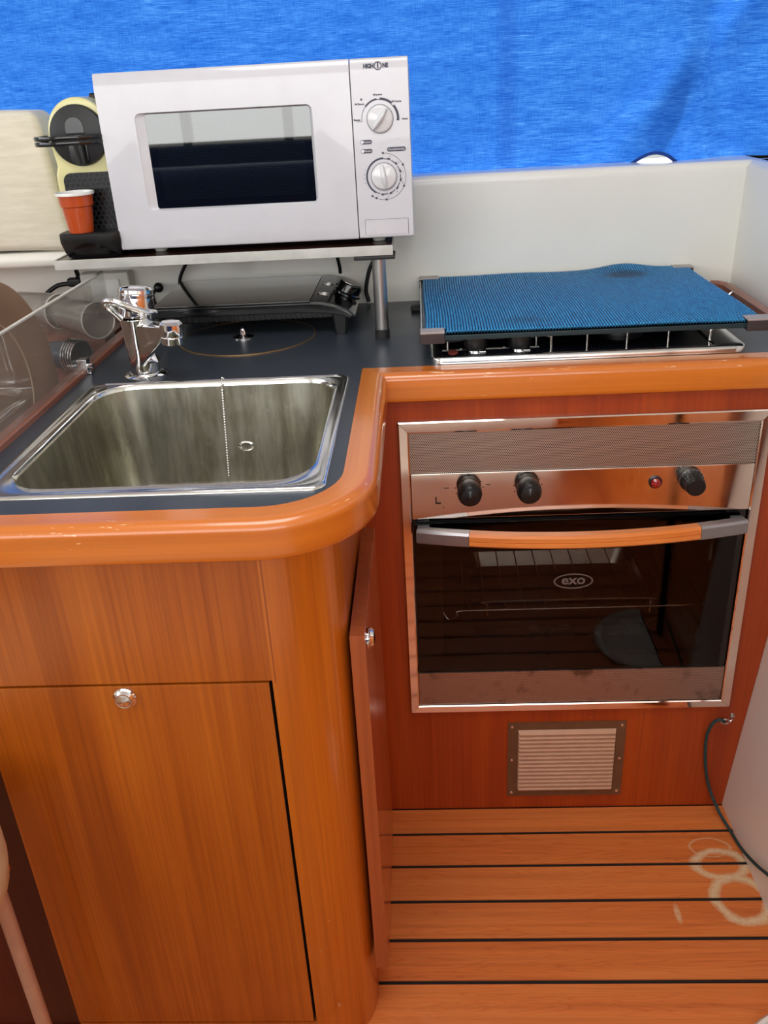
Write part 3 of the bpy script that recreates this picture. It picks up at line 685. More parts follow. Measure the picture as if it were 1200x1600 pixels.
# printed scale round the dials, pills and words
b = new(); c1 = (-0.0570, 1.2520); c2 = (-0.0550, 1.1665)
arc_band(b, *c1, 0.0285, 0.0292, -95, -50, YF); arc_band(b, *c1, 0.0275, 0.0300, -50, -8, YF); arc_band(b, *c1, 0.0275, 0.0285, -8, 2, YF)
arc_band(b, *c1, 0.0270, 0.0305, 2, 42, YF); arc_band(b, *c1, 0.0268, 0.0278, 42, 50, YF); arc_band(b, *c1, 0.0268, 0.0305, 50, 92, YF)
arc_band(b, *c1, 0.0262, 0.0305, 92, 97, YF)
prism(b, [(-0.0940, 1.2490), (-0.0855, 1.2490), (-0.0855, 1.2496), (-0.0940, 1.2496)], 'Y', YF-0.0004, YF)
obj('power_scale', b, M_ink, pn, wn=False); b = new()
arc_band(b, *c2, 0.0262, 0.0290, -150, 0, YF)
for i in range(15): arc_band(b, *c2, 0.0262, 0.0290 if i % 2 else 0.0275, i*14, i*14+10 if i % 2 else i*14+14, YF, n=4)
arc_band(b, *c2, 0.0352, 0.0357, 0, 215, YF, n=60)
for a in (0, 62, 116, 176, 203, 215):
    px, pz = c2[0]+0.0354*math.sin(math.radians(a)), c2[1]+0.0354*math.cos(math.radians(a)); arc_band(b, px, pz, 0.0006, 0.0018, 0, 359.9, YF, n=12)
obj('timer_scale', b, M_ink, pn, wn=False)
for i in range(1, 12):
    b = new(); a = -58-12*i if i < 5 else (i-5)*30+20; text_into(b, str(i % 10), 0.0034, (c2[0]+0.0318*math.sin(math.radians(a)), YF-0.0002, c2[1]+0.0318*math.cos(math.radians(a)))); obj('scale_number', b, M_ink, pn, wn=False)
b = new()
prism(b, rrect(-0.0900, -0.0715, 1.2160, 1.2224, 0.0031), 'Y', YF-0.0004, YF); obj('pill_label', b, M_ink, pn, wn=False); b = new()
prism(b, rrect(-0.0900, -0.0715, 1.2026, 1.2090, 0.0031), 'Y', YF-0.0004, YF); obj('pill_label', b, M_ink, pn, wn=False); b = new()
prism(b, rrect(-0.0480, -0.0180, 1.2035, 1.2100, 0.0031), 'Y', YF-0.0004, YF); obj('pill_label', b, M_ink, pn, wn=False)
for s_, w_, p_ in (('Moyenne', 0.0140, (-0.0590, 1.2868)), ('M.Basse', 0.0150, (-0.0880, 1.2745)), ('M.Haute', 0.0150, (-0.0300, 1.2760)), ('Basse', 0.0100, (-0.0935, 1.2520)), ('Haute', 0.0090, (-0.0180, 1.2505))):
    b = new(); text_into(b, s_, 0.0040, (p_[0], YF-0.0002, p_[1]), 0.0003, w_, 0.00012); obj('scale_word', b, M_ink, pn, wn=False)
b = new(); text_into(b, '1', 0.0030, (-0.0300, YF-0.0002, 1.2210)); obj('scale_number', b, M_ink, pn, wn=False)
b = new(); arc_band(b, -0.0850, 1.2810, 0.0004, 0.0017, 0, 359.9, YF, n=10); obj('defrost_symbol', b, M_ink, pn, wn=False); b = new()
b2 = new(); text_into(b2, 'HIGH', 0.0084, (-0.0712, 0, 0), 0.0003, 0.0160, 0.0006); text_into(b2, 'NE', 0.0084, (-0.0452, 0, 0), 0.0003, 0.0090, 0.0006); text_into(b2, '1', 0.0100, (-0.0567, 0, 0), 0.0003, None, 0.0006)
arc_band(b2, -0.0567, 0, 0.0047, 0.0062, 0, 359.9, 0.0001, n=30)
merge(b, b2, Matrix.Translation((0, MF+0.0016, 1.3268)) @ Matrix.Rotation(math.radians(-11.3), 4, 'X'))
obj('maker_logo', b, M_ink, pn, wn=False)
for s_, w_, p_, q_ in (('Puissance', 0.0120, (-0.0790, 1.2192), 1.2192), ('Minuterie', 0.0120, (-0.0790, 1.2058), 1.2058), ('D\u00e9cong\u00e9lation(Kg)', 0.0265, (-0.0330, 1.2068), 0)):
    b = new(); text_into(b, s_, 0.0042, (p_[0], YF-0.0006, p_[1]), 0.0003, w_)
    if q_: arc_band(b, -0.0872, q_, 0.0001, 0.0024, 0, 359.9, YF-0.0004, n=14)
    obj('pill_lettering', b, M_inkw, pn, wn=False)
b = new()
for q in ([(-0.0900, 1.0760), (-0.0896, 1.0760), (-0.0896, 1.1008), (-0.0900, 1.1008)], [(-0.0185, 1.0760), (-0.0181, 1.0760), (-0.0181, 1.1008), (-0.0185, 1.1008)], [(-0.0900, 1.1004), (-0.0181, 1.1004), (-0.0181, 1.1008), (-0.0900, 1.1008)]):
    for (za, zb) in ((1.0955, 1.1008), (1.0760, 1.0955)):
        lo, hi = max(min(p[1] for p in q), za), min(max(p[1] for p in q), zb)
        if hi <= lo: continue
        f_ = lambda z: MF if z >= 1.0955 else MF+0.002*(1.0955-z)/0.022
        x_ = sorted({p[0] for p in q}); loops(b, [[Vector((x_[0], f_(z)-0.0004, z)), Vector((x_[1], f_(z)-0.0004, z)), Vector((x_[1], f_(z), z)), Vector((x_[0], f_(z), z))] for z in (lo, hi)])
obj('button_outline', b, M_ink, pn, wn=False)
b = new(); loops(b, [[Vector((-0.0892, MF+0.001*k, z)) , Vector((-0.0190, MF+0.001*k, z)), Vector((-0.0190, MF+0.004, z)), Vector((-0.0892, MF+0.004, z))] for z, k in ((1.0765, 1.0), (1.0955, -0.8), (1.1000, -0.8))]); obj('open_button', b, M_white, pn)
for (xx, yy) in ((-0.45, 1.56), (-0.07, 1.56), (-0.45, 1.76), (-0.07, 1.76)):
    b = new(); lathe(b, [(0.010, 0), (0.013, 0.0098)], (xx, yy, 1.0608), n=16); obj('foot', b, M_tape, mw)
for z_ in (1.255, 1.112):
    b = new(); bmesh.ops.create_uvsphere(b, u_segments=10, v_segments=8, radius=0.002, matrix=Matrix.Translation((-0.5045, MF+0.016, z_))); obj('door_bumper', b, M_inkw, dr)

# ------------------------------------------------------------------ capsule coffee machine
cm = thing('coffee_machine', 'cream and black capsule coffee machine at the left end of the shelf', 'coffee machine', (-0.553, 1.60, 1.061))
CX = -0.5540
def stad():
    o = []
    for i in range(25): t = PI*i/24; o.append((CX+0.0535*math.cos(t), 1.2535+0.0545*math.sin(t)))
    o += [(CX-0.0530, 1.235), (CX-0.0500, 1.212), (CX-0.0495, 1.204), (CX-0.0535, 1.193), (CX-0.0545, 1.18), (CX-0.0535, 1.12), (CX-0.0520, 1.0800), (CX+0.0495, 1.0800), (CX+0.050, 1.12), (CX+0.050, 1.18), (CX+0.0495, 1.195), (CX+0.0475, 1.204), (CX+0.049, 1.215), (CX+0.0525, 1.235)]
    return o
b = new(); bev_prism(b, stad(), 'Y', 1.555, 1.765, 0.006, 3); obj('body_shell', b, M_cream, cm)
b = new(); lathe(b, [(0.0470, 0), (0.0470, 0.006), (0.0455, 0.009), (0.030, 0.0125), (0.0, 0.014)], (CX-0.001, 1.5555, 1.2505), (0, -1, 0), 40); hd = obj('head_cover', b, M_black, cm)
b = new(); prism(b, rrect(CX-0.017, CX+0.013, 1.205, 1.278, 0.014), 'Y', 1.5405, 1.5445); obj('slot', b, M_gloss, hd)
b = new(); lathe(b, [(0.0095, 0), (0.0075, 0.030)], (CX+0.001, 1.540, 1.238), (0.05, -0.05, -1), 20); obj('coffee_outlet', b, M_gloss, hd)
b = new()
for dz in (-0.0045, 0.0035):
    hpn = smooth_path([(CX+0.052, 1.548, 1.2465+dz), (CX+0.047, 1.520, 1.2465+dz), (CX+0.028, 1.496, 1.2465+dz), (CX-0.008, 1.485, 1.2465+dz), (CX-0.042, 1.492, 1.2465+dz), (CX-0.058, 1.518, 1.2465+dz), (CX-0.056, 1.550, 1.2465+dz)], 8)
    sweep(b, hpn, [(-0.004, -0.0035), (0.004, -0.0035), (0.005, 0), (0.004, 0.0032), (-0.004, 0.0032), (-0.005, 0)])
obj('lever_loop', b, M_gloss, cm)
b = new(); prism(b, rrect(CX-0.0410, CX+0.0485, 1.0820, 1.1935, (0.014, 0.014, 0.002, 0.002)), 'Y', 1.5520, 1.5552); obj('honeycomb_panel', b, M_honey, cm)
b = new()
base = [(CX-0.0500, 1.5540), (CX-0.0500, 1.512), (CX-0.040, 1.503), (CX-0.015, 1.4985), (CX+0.015, 1.4985), (CX+0.040, 1.503), (CX+0.0500, 1.512), (CX+0.0500, 1.5540)]
def shr(p, k, dy): return [(CX+(x-CX)*k, 1.554+(y_-1.554)*dy) for x, y_ in p]
loops(b, [P3(shr(base, 0.90, 0.75), 'Z', 1.0612), P3(shr(base, 0.97, 0.88), 'Z', 1.070), P3(shr(base, 1.03, 1.02), 'Z', 1.088), P3(shr(base, 1.02, 1.02), 'Z', 1.1010), P3(shr(base, 0.99, 0.98), 'Z', 1.1030)]); obj('drip_tray', b, M_black, cm)
b = new()
ar = [(CX-0.043+0.086*i/16, 1.066+0.022*math.sin(PI*i/16)) for i in range(17)]
loops(b, [[Vector((x, 1.5055+0.006*((x-CX)/0.04)**2-(z-1.061)*0.36, z)) for x, z in ar], [Vector((x, 1.530, z)) for x, z in ar]]); obj('tray_front', b, M_gloss, cm)
b = new(); box(b, CX-0.052, CX+0.051, 1.5545, 1.765, 1.0612, 1.0805, 0.003); obj('foot_base', b, M_black, cm)
b = new(); box(b, CX+0.010, CX+0.048, 1.60, 1.70, 1.300, 1.3125, 0.004); obj('capsule_lid', b, M_black, cm)

# orange cup on the drip tray
cp = thing('plastic_cup', 'small orange plastic cup with white inside on the coffee machine drip tray', 'cup', (-0.566, 1.522, 1.0996))
b = new(); u0 = (-0.5680, 1.5180, 1.1032)
lathe(b, [(0.0195, 0), (0.0205, 0.002), (0.0250, 0.041), (0.0272, 0.0425), (0.0285, 0.060)], u0, n=40, cap0=True, cap1=False); obj('cup_wall', b, M_orange, cp, recalc=False)
b = new(); lathe(b, [(0.0285, 0.060), (0.0312, 0.0595), (0.0318, 0.0615), (0.0312, 0.0640), (0.0290, 0.0640), (0.0275, 0.060), (0.0262, 0.0435), (0.0240, 0.041), (0.0195, 0.003), (0.0, 0.003)], u0, n=40, cap0=False); obj('white_rim', b, M_cupw, cp, label='white rim and inside')

# ------------------------------------------------------------------ hob with cover and mat
hb = thing('gas_hob', 'low gas hob with black glass and steel surround set on the worktop', 'hob', (0.256, 1.56, ZT))
b = new(); X0, X1, Y0, Y1 = 0.0115, 0.5005, 1.3415, 1.775
loops(b, [L(X0, X1, Y0, Y1, 0.02, ZT+0.0003), L(X0, X1, Y0, Y1, 0.02, ZT+0.0075), L(X0+.0015, X1-.0015, Y0+.0015, Y1-.0015, 0.019, ZT+0.0105), L(X0+.005, X1-.005, Y0+.005, Y1-.005, 0.017, ZT+0.0115), L(X0+.014, X1-.045, Y0+.014, Y1-.014, 0.012, ZT+0.0110), L(X0+.017, X1-.048, Y0+.017, Y1-.017, 0.010, ZT+0.0060)], False, True)
obj('steel_surround', b, M_rim, hb, wn=False, ang=50)
b = new(); box(b, X0+.018, X1-.049, Y0+.018, Y1-.018, ZT+0.0061, ZT+0.0085, 0.0006, 2); obj('glass_surface', b, M_hobglass, hb)
for kx in (0.084, 0.154):
    b = new(); lathe(b, [(0.0165, 0), (0.0185, 0.004), (0.0200, 0.022), (0.0190, 0.024), (0, 0.0245)], (kx, 1.388, ZT+0.0115), n=28); kb = obj('knob', b, M_black, hb)
    b = new(); lathe(b, [(0.0135, 0), (0.0135, 0.0030)], (kx, 1.388, ZT+0.0086), n=20); box(b, kx+0.004, kx+0.015, 1.366, 1.374, ZT+0.0086, ZT+0.0125, 0.001); obj('knob_clip', b, M_chrome, kb)
b = new(); lathe(b, [(0.0150, 0), (0.0150, 0.0005)], (0.0470, 1.382, ZT+0.0086), n=30, sq=(1, 0.55)); obj('badge', b, M_redbadge, hb, label='dull red oval badge')
b = new()
for i, xx in enumerate((0.058, 0.128)):
    b = new(); prism(b, [(xx, 1.398), (xx+0.005, 1.398), (xx+0.0025, 1.404)], 'Z', ZT+0.0086, ZT+0.0090); obj('knob_pointer', b, M_inkw, hb)
for yy in (1.392, 1.57, 1.745):
    b = new(); xs = (0.205, 0.455)
    tube(b, [(xs[0], yy, ZT+0.0086), (xs[0], yy, ZT+0.024), (xs[0]+0.006, yy, ZT+0.0305), (xs[1]-0.006, yy, ZT+0.0305), (xs[1], yy, ZT+0.024), (xs[1], yy, ZT+0.0086)], 0.0022, 8, 6, (0, 1, 0.01))
    for xx in (0.262, 0.325, 0.390): cyl(b, (xx, yy, ZT+0.0086), (xx, yy, ZT+0.0305), 0.0016, n=8)
    obj('pan_support', b, M_steel, hb)
for xx in (0.285, 0.385):
    b = new(); cyl(b, (xx, 1.392, ZT+0.0305), (xx, 1.745, ZT+0.0305), 0.0020, n=8); obj('pan_support', b, M_steel, hb)
for bx, by in ((0.33, 1.48), (0.33, 1.66)):
    b = new(); lathe(b, [(0.040, 0), (0.040, 0.008), (0.030, 0.010), (0.028, 0.016), (0, 0.017)], (bx, by, ZT+0.0086), n=30); obj('burner', b, M_black, hb)
b = new(); tube(b, [(0.03, 1.42, ZT+0.016), (0.10, 1.425, ZT+0.017), (0.19, 1.425, ZT+0.017)], 0.002, 8); cyl(b, (0.04, 1.421, ZT+0.0086), (0.04, 1.421, ZT+0.016), 0.002); cyl(b, (0.185, 1.425, ZT+0.0086), (0.185, 1.425, ZT+0.017), 0.002); obj('gas_pipe', b, M_steel, hb)

cv = thing('hob_cover', 'dark flat cover board on the hob with four grey corner clamps', 'hob cover', (0.262, 1.57, 0.934))
b = new(); box(b, -0.0005, 0.5300, 1.362, 1.790, 0.9335, 0.9415, 0.001, 2); obj('board', b, plain('dark_green_board', (26, 48, 54), 0.3), cv)
b = new(); box(b, -0.0035, -0.0008, 1.385, 1.765, 0.936, 0.9455, 0.0006, 2); obj('edge_strip', b, M_alu, cv)
CW, CD = 0.0385, 0.026
for (sx, sy, cx, cyy) in ((1, 1, -0.0045, 1.3555), (-1, 1, 0.5370, 1.3555), (1, -1, -0.0045, 1.7965), (-1, -1, 0.5330, 1.7965)):
    b = new(); x0, x1 = sorted((cx, cx+sx*CW)); y0, y1 = sorted((cyy, cyy+sy*CD))
    box(b, x0, x1, y0, y1, 0.9460, 0.9495, 0.001, 2)
    c_ = obj('corner_clamp', b, M_clamp, cv)
    b = new(); ya, yb = sorted((cyy, cyy+sy*0.004)); xa, xb = sorted((cx, cx+sx*0.004))
    box(b, x0+0.0003, x1-0.0003, ya+0.0003, yb, 0.9300, 0.9462, 0.001, 2); box(b, xa, xb, y0+0.0005, y1-0.0003, 0.9300, 0.9462, 0.001, 2)
    box(b, x0+0.002, x1-0.002, y0+0.003, y1-0.001, 0.9300, 0.9332, 0.001, 2); obj('clamp_side', b, M_clampd, c_)
b = new(); box(b, -0.022, 0.004, 1.70, 1.725, ZT+0.0003, ZT+0.010, 0.003); box(b, -0.003, 0.004, 1.70, 1.725, ZT+0.008, 0.932, 0.001); obj('foot', b, M_rubber, cv)
# ribbed mat
b = new(); RP = 0.0046; nxr = 113*8; nyr = 64; g = []
mx0, my0, my1 = 0.0040, 1.361, 1.789
for i in range(nxr+1):
    x = mx0+RP*113*i/nxr; row = []
    ph = (x-mx0)/RP*2*PI
    for j in range(nyr+1):
        yv = my0+(my1-my0)*j/nyr
        z = 0.9434+0.0040*max(0.0, 0.5-0.5*math.cos(ph))**0.9+0.0003*math.sin(j*2.1+i*0.02)+0.0005*math.sin(x*23+yv*9)
        z += 0.010*math.exp(-((x-0.40)/0.05)**2-((yv-1.795)/0.05)**2)
        yo = 0.0012*math.sin(x*40)*(1 if j == nyr else 0)
        row.append(b.verts.new((x+0.0015*math.sin(yv*14), yv+yo, z)))
    g.append(row)
for i in range(nxr):
    for j in range(nyr):
        x = mx0+RP*113*(i+.5)/nxr; yv = my0+(my1-my0)*(j+.5)/nyr
        if (x < 0.0350 or x > 0.4975) and (yv < 1.383 or yv > 1.770): continue
        b.faces.new((g[i][j], g[i+1][j], g[i+1][j+1], g[i][j+1]))
bmesh.ops.delete(b, geom=[v for v in b.verts if not v.link_faces], context='VERTS')
mt = single('ribbed_mat', b, M_mat, 'blue ribbed rubber mat lying on the covered hob', 'mat', wn=False, ang=80)
sd_ = mt.modifiers.new('s', 'SOLIDIFY'); sd_.thickness = 0.0016; sd_.offset = -1

# ------------------------------------------------------------------ left cabinet under the sink
lc = thing('sink_cabinet', 'varnished wood cabinet below the sink with rounded corner post', 'cabinet', (-0.33, 1.05, 0))
YB = 0.8297
def colpath(d, r=0.085, xs=-0.1850, xe=-0.104, ye=1.306):
    o = [(xs, YB+d)]
    for i in range(15): t = PI/2*i/14; o.append((xe-r+(r-d)*math.sin(t), YB+r-(r-d)*math.cos(t)))
    o.append((xe-d, ye)); return o
b = new(); prism(b, colpath(0)+colpath(0.018)[::-1], 'Z', 0.0, 0.8528); obj('corner_post', b, M_col, lc, ang=50)
b = new(); box(b, -0.5476, -0.1862, YB+0.0005, YB+0.018, 0.6815, 0.8528, 0.001, 2); obj('upper_panel', b, M_cab, lc)
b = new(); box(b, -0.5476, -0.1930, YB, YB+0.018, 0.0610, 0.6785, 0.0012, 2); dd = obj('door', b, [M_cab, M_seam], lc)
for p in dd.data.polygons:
    if p.normal.x > 0.9: p.material_index = 1  # door edge painted black to stand for the shadow in the gap
b = new(); lathe(b, [(0.0140, 0), (0.0140, 0.0020), (0.0120, 0.0032), (0.0125, 0.0045), (0.0100, 0.0075), (0.0075, 0.0072), (0.0, 0.0095)], (-0.3672, YB-0.0002, 0.6625), (0, -1, 0), 36)
obj('push_knob', b, M_chrome, dd, label='round chrome push knob')
b = new(); box(b, -0.5476, -0.1850, YB+0.001, YB+0.018, 0.0, 0.0580, 0.001, 2); obj('kick_board', b, M_cab, lc)
b = new(); box(b, -0.5476, -0.1846, YB+0.0185, YB+0.024, 0.0, 0.8528); obj('dark_backing', b, M_seam, lc)
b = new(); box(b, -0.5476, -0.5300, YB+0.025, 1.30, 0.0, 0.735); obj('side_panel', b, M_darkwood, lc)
b = new(); box(b, -0.1860, -0.1845, YB-0.0004, YB+0.003, 0.6790, 0.8525); obj('seam_strip', b, M_edge, lc)
# side door on the inner face, facing the oven niche
b = new(); box(b, -0.1005, -0.0815, 0.880, 1.168, 0.112, 0.7070, 0.0008, 2); sdr = obj('side_door', b, [M_sidedoor, M_edge], lc)
for p in sdr.data.polygons:
    if abs(p.normal.x) < 0.5: p.material_index = 1
b = new(); lathe(b, [(0.0140, 0), (0.0140, 0.0020), (0.0120, 0.0032), (0.0125, 0.0045), (0.0100, 0.0085), (0.0, 0.010)], (-0.0808, 0.905, 0.6880), (1, 0, 0), 30)
obj('push_knob', b, M_chrome, sdr, label='round chrome push knob')
# chips in the varnish
M_bare = plain('bare_wood', (196, 134, 78), 0.7)
for (xx, zz, rx, rz) in ((-0.153, 0.0995, 0.0045, 0.0022), (-0.170, 0.215, 0.004, 0.0008)):
    b = new(); lathe(b, [(0.0, 0), (1.0, 0), (1.0, 0.0003)], (xx, YB+0.0001, zz), (0, -1, 0), 12, True, True, (rz, rx)); obj('varnish_chip', b, M_bare, lc, wn=False)

# locker front further left, in shade
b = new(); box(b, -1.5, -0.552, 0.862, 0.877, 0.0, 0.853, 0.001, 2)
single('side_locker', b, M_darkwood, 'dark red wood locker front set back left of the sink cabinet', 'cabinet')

# ------------------------------------------------------------------ oven cabinet panel, vent, cord hook
YO = 1.3117
oc = thing('oven_cabinet', 'red-brown veneered cabinet front around the built-in oven', 'cabinet', (0.25, 1.33, 0))
b = new(); plate_with_holes(b, [(-0.104, 0.0), (0.555, 0.0), (0.6, 0.52), (0.6135, 0.8528), (-0.104, 0.8528)], [[(-0.036, 0.254), (0.531, 0.254), (0.531, 0.812), (-0.036, 0.812)]], 'Y', YO, YO+0.018)
obj('front_panel', b, M_oven_panel, oc)
vt = None
b = new(); vx0, vx1, vz0, vz1 = 0.1362, 0.3560, 0.0325, 0.2128
plate_with_holes(b, rrect(vx0, vx1, vz0, vz1, 0.001, 2), [rrect(0.1545, 0.3385, 0.0465, 0.1965, 0.002, 2)], 'Y', YO-0.0025, YO-0.0002)
vt = obj('vent_grille', b, M_brownmetal, oc, label='brown metal vent plate with tan louvres')
b = new()
for i in range(15):
    z0 = 0.0510+i*0.00968
    loops(b, [[Vector((x, YO-0.0003, z0)), Vector((x+s_*0.002, YO-0.0090, z0+0.0010)), Vector((x+s_*0.002, YO-0.0092, z0+0.0030)), Vector((x, YO-0.0012, z0+0.0096)), Vector((x, YO-0.0003, z0+0.0096))] for x, s_ in ((0.1550, 1), (0.3380, -1))])
obj('louvres', b, M_tan, vt, label='tan louvre slats', wn=False)
b = new(); box(b, 0.152, 0.341, YO-0.0006, YO-0.0001, 0.045, 0.198); obj('vent_backing', b, M_brownmetal, vt, wn=False)
for sx in (0.1440, 0.3482):
    for sz in (0.0425, 0.1240, 0.2040):
        b = new(); lathe(b, [(0.0032, 0), (0.0028, 0.0012), (0.0, 0.0018)], (sx, YO-0.0025, sz), (0, -1, 0), 14); obj('screw', b, M_chrome, vt)

# ------------------------------------------------------------------ oven
ov = thing('built_in_oven', 'built-in stainless oven with black glass door and wooden handle bar', 'oven', (0.247, 1.33, 0.25))
fo = (-0.0445, 0.5390, 0.2455, 0.8202); fi = (-0.0285, 0.5215, 0.2610, 0.8010)
def side(name, a, c, e, f): # a..f corner pairs of the mitred trim, outer a-c, inner f-e
    b = new(); d0, d1 = YO-0.0002, YO-0.0085
    loops(b, [[Vector((a[0], d0, a[1])), Vector((a[0], d1+0.0015, a[1])), Vector((a[0]+(f[0]-a[0])*0.1, d1, a[1]+(f[1]-a[1])*0.1)), Vector((f[0]+(a[0]-f[0])*0.12, d1+0.0008, f[1]+(a[1]-f[1])*0.12)), Vector((f[0], d1+0.002, f[1])), Vector((f[0], d0+0.004, f[1]))],
              [Vector((c[0], d0, c[1])), Vector((c[0], d1+0.0015, c[1])), Vector((c[0]+(e[0]-c[0])*0.1, d1, c[1]+(e[1]-c[1])*0.1)), Vector((e[0]+(c[0]-e[0])*0.12, d1+0.0008, e[1]+(c[1]-e[1])*0.12)), Vector((e[0], d1+0.002, e[1])), Vector((e[0], d0+0.004, e[1]))]])
    obj('trim_frame', b, M_polish, ov, ang=20)
g_ = 0.0003
side('t', (fo[0]+g_, fo[3]), (fo[1]-g_, fo[3]), (fi[1]-g_, fi[3]), (fi[0]+g_, fi[3]))
side('b', (fo[0]+g_, fo[2]), (fo[1]-g_, fo[2]), (fi[1]-g_, fi[2]), (fi[0]+g_, fi[2]))
side('l', (fo[0], fo[2]+g_), (fo[0], fo[3]-g_), (fi[0], fi[3]-g_), (fi[0], fi[2]+g_))
side('r', (fo[1], fo[2]+g_), (fo[1], fo[3]-g_), (fi[1], fi[3]-g_), (fi[1], fi[2]+g_))
b = new(); box(b, fi[0]+0.0004, fi[1]-0.0004, YO-0.004, YO+0.006, 0.7305, 0.8006); obj('upper_grille', b, M_grille, ov, label='perforated steel grille above the controls')
b = new(); box(b, fi[0]+0.0004, fi[1]-0.0004, YO-0.004, YO+0.006, 0.2615, 0.3330, 0.001, 2); obj('lower_grille', b, M_grilleb, ov, label='perforated steel grille below the door, stained')
b = new(); box(b, fi[0]+0.0008, fi[1]-0.0008, YO-0.0075, YO+0.006, 0.6490, 0.7300, 0.0012, 2)
cpn = obj('control_panel', b, M_polish, ov)
def ovknob(kx, kz):
    k = new(); lathe(k, [(0.0175, 0), (0.0185, 0.003), (0.0190, 0.012)], (kx, YO-0.0076, kz), (0, -1, 0), 32); lathe(k, [(0.0200, 0.013), (0.0200, 0.020), (0.0185, 0.028), (0.0145, 0.033), (0.0, 0.0355)], (kx, YO-0.0076, kz), (0, -1, 0), 32)
    o = obj('knob', k, M_black, ov, ang=30)
    k = new(); loops(k, [[Vector((kx-wd, YO-0.0076-d_, z)), Vector((kx+wd, YO-0.0076-d_, z)), Vector((kx+wd, YO-0.0076-d_-0.004, z)), Vector((kx-wd, YO-0.0076-d_-0.004, z))] for wd, d_, z in ((0.0024, 0.014, kz+0.0205), (0.0024, 0.027, kz+0.0165), (0.0018, 0.0300, kz+0.010), (0.0003, 0.0320, kz-0.001))])
    obj('pointer_ridge', k, plain('dark_grey_ridge', (62, 66, 70), 0.3), o)
    k = new()
    for a in range(-140, 141, 28):
        arc_band(k, kx, kz, 0.0215, 0.0235, a-2, a+2, YO-0.0074, n=2)
    obj('scale_mark', k, M_seam, cpn, wn=False)
ovknob(0.0670, 0.7020); ovknob(0.1620, 0.7030)
k = new(); lathe(k, [(0.0180, 0), (0.0190, 0.002), (0.0190, 0.009), (0.0160, 0.012), (0.0160, 0.015)], (0.4215, YO-0.0076, 0.7070), (0, -1, 0), 32)
lathe(k, [(0.0165, 0.0152), (0.0165, 0.022), (0.0150, 0.034), (0.0135, 0.036), (0.0, 0.0362)], (0.4215, YO-0.0076, 0.7070), (0, -1, 0), 32)
tk = obj('timer_knob', k, M_black, ov)
k = new()
for a in range(0, 360, 20):
    t = math.radians(a); c_ = Vector((0.4215+0.0162*math.cos(t), YO-0.033, 0.7070+0.0162*math.sin(t))); cyl(k, c_+Vector((0, 0.001, 0)), c_+Vector((0, 0.011, 0)), 0.0010, n=6)
obj('knurling', k, M_gloss, tk)
k = new()
for i, a in enumerate(range(-60, 61, 20)): text_into(k, str(10+i*10)[:2], 0.0050, (0.4215+0.0172*math.sin(math.radians(a)), YO-0.0168, 0.7070+0.0172*math.cos(math.radians(a))), 0.0003)
obj('timer_numbers', k, M_inkw, tk, wn=False)
k = new(); lathe(k, [(0.0105, 0), (0.0105, 0.003), (0.0090, 0.0045)], (0.3660, YO-0.0076, 0.7035), (0, -1, 0), 24); il = obj('indicator_lamp', k, M_black, ov)
k = new(); lathe(k, [(0.0082, 0), (0.0075, 0.003), (0.004, 0.0045), (0.0, 0.005)], (0.3660, YO-0.0120, 0.7035), (0, -1, 0), 24); obj('lens', k, M_redlamp, il, label='dark red round lens')
k = new(); yk = YO-0.0076
prism(k, rrect(0.0115, 0.0138, 0.6765, 0.6890, 0.0006, 2), 'Y', yk-0.0004, yk); prism(k, rrect(0.0115, 0.0205, 0.6765, 0.6790, 0.0006, 2), 'Y', yk-0.0004, yk)
obj('printed_mark', k, M_seam, cpn, wn=False)
for q in ((0.0245, 0.0255, 0.6680, 0.6715), (0.026, 0.034, 0.7040, 0.7052), (0.094, 0.101, 0.7080, 0.7092), (0.400, 0.4015, 0.7000, 0.7012)):
    k = new(); prism(k, rrect(*q, 0.0003, 2), 'Y', yk-0.0004, yk); obj('printed_mark', k, M_seam, cpn, wn=False)
# cavity
b = new(); cx0, cx1, cz0, cz1, cyb = 0.01, 0.485, 0.350, 0.635, 1.70
for q in ((cx0-0.004, cx0, YO+0.014, cyb, cz0, cz1), (cx1, cx1+0.004, YO+0.014, cyb, cz0, cz1), (cx0-0.004, cx1+0.004, YO+0.014, cyb, cz0-0.004, cz0), (cx0-0.004, cx1+0.004, YO+0.014, cyb, cz1, cz1+0.004), (cx0, cx1, cyb, cyb+0.004, cz0, cz1)): box(b, *q)
obj('cavity', b, plain('dark_enamel', (9, 8, 8), 0.5), ov)
b = new(); zr = 0.440
rf = [(0.020, 1.345, zr), (0.030, 1.340, zr-0.012), (0.045, 1.338, zr-0.004), (0.050, 1.340, zr+0.004), (0.12, 1.340, zr+0.005), (0.42, 1.340, zr+0.005), (0.476, 1.345, zr+0.005)]
tube(b, rf, 0.0016, 8); tube(b, [(0.100, 1.345, zr-0.010), (0.100, 1.345, zr+0.012), (0.112, 1.345, zr+0.019), (0.375, 1.345, zr+0.019), (0.388, 1.345, zr+0.012), (0.388, 1.345, zr-0.010)], 0.0016, 8, 6, (0, 1, 0.01))
for i in range(12): cyl(b, (0.06+i*0.036, 1.345, zr+0.004), (0.06+i*0.036, 1.64, zr+0.004), 0.0012, n=6)
cyl(b, (0.02, 1.64, zr+0.004), (0.476, 1.64, zr+0.004), 0.0016, n=6); obj('oven_rack', b, M_chrome, ov)
b = new(); loops(b, [L(0.07, 0.42, 1.35, 1.64, 0.03, 0.4000), L(0.08, 0.41, 1.36, 1.63, 0.03, 0.3700), L(0.085, 0.405, 1.365, 1.625, 0.03, 0.3720), L(0.074, 0.416, 1.354, 1.636, 0.03, 0.4005)], False, False); obj('drip_pan', b, M_steel, ov)
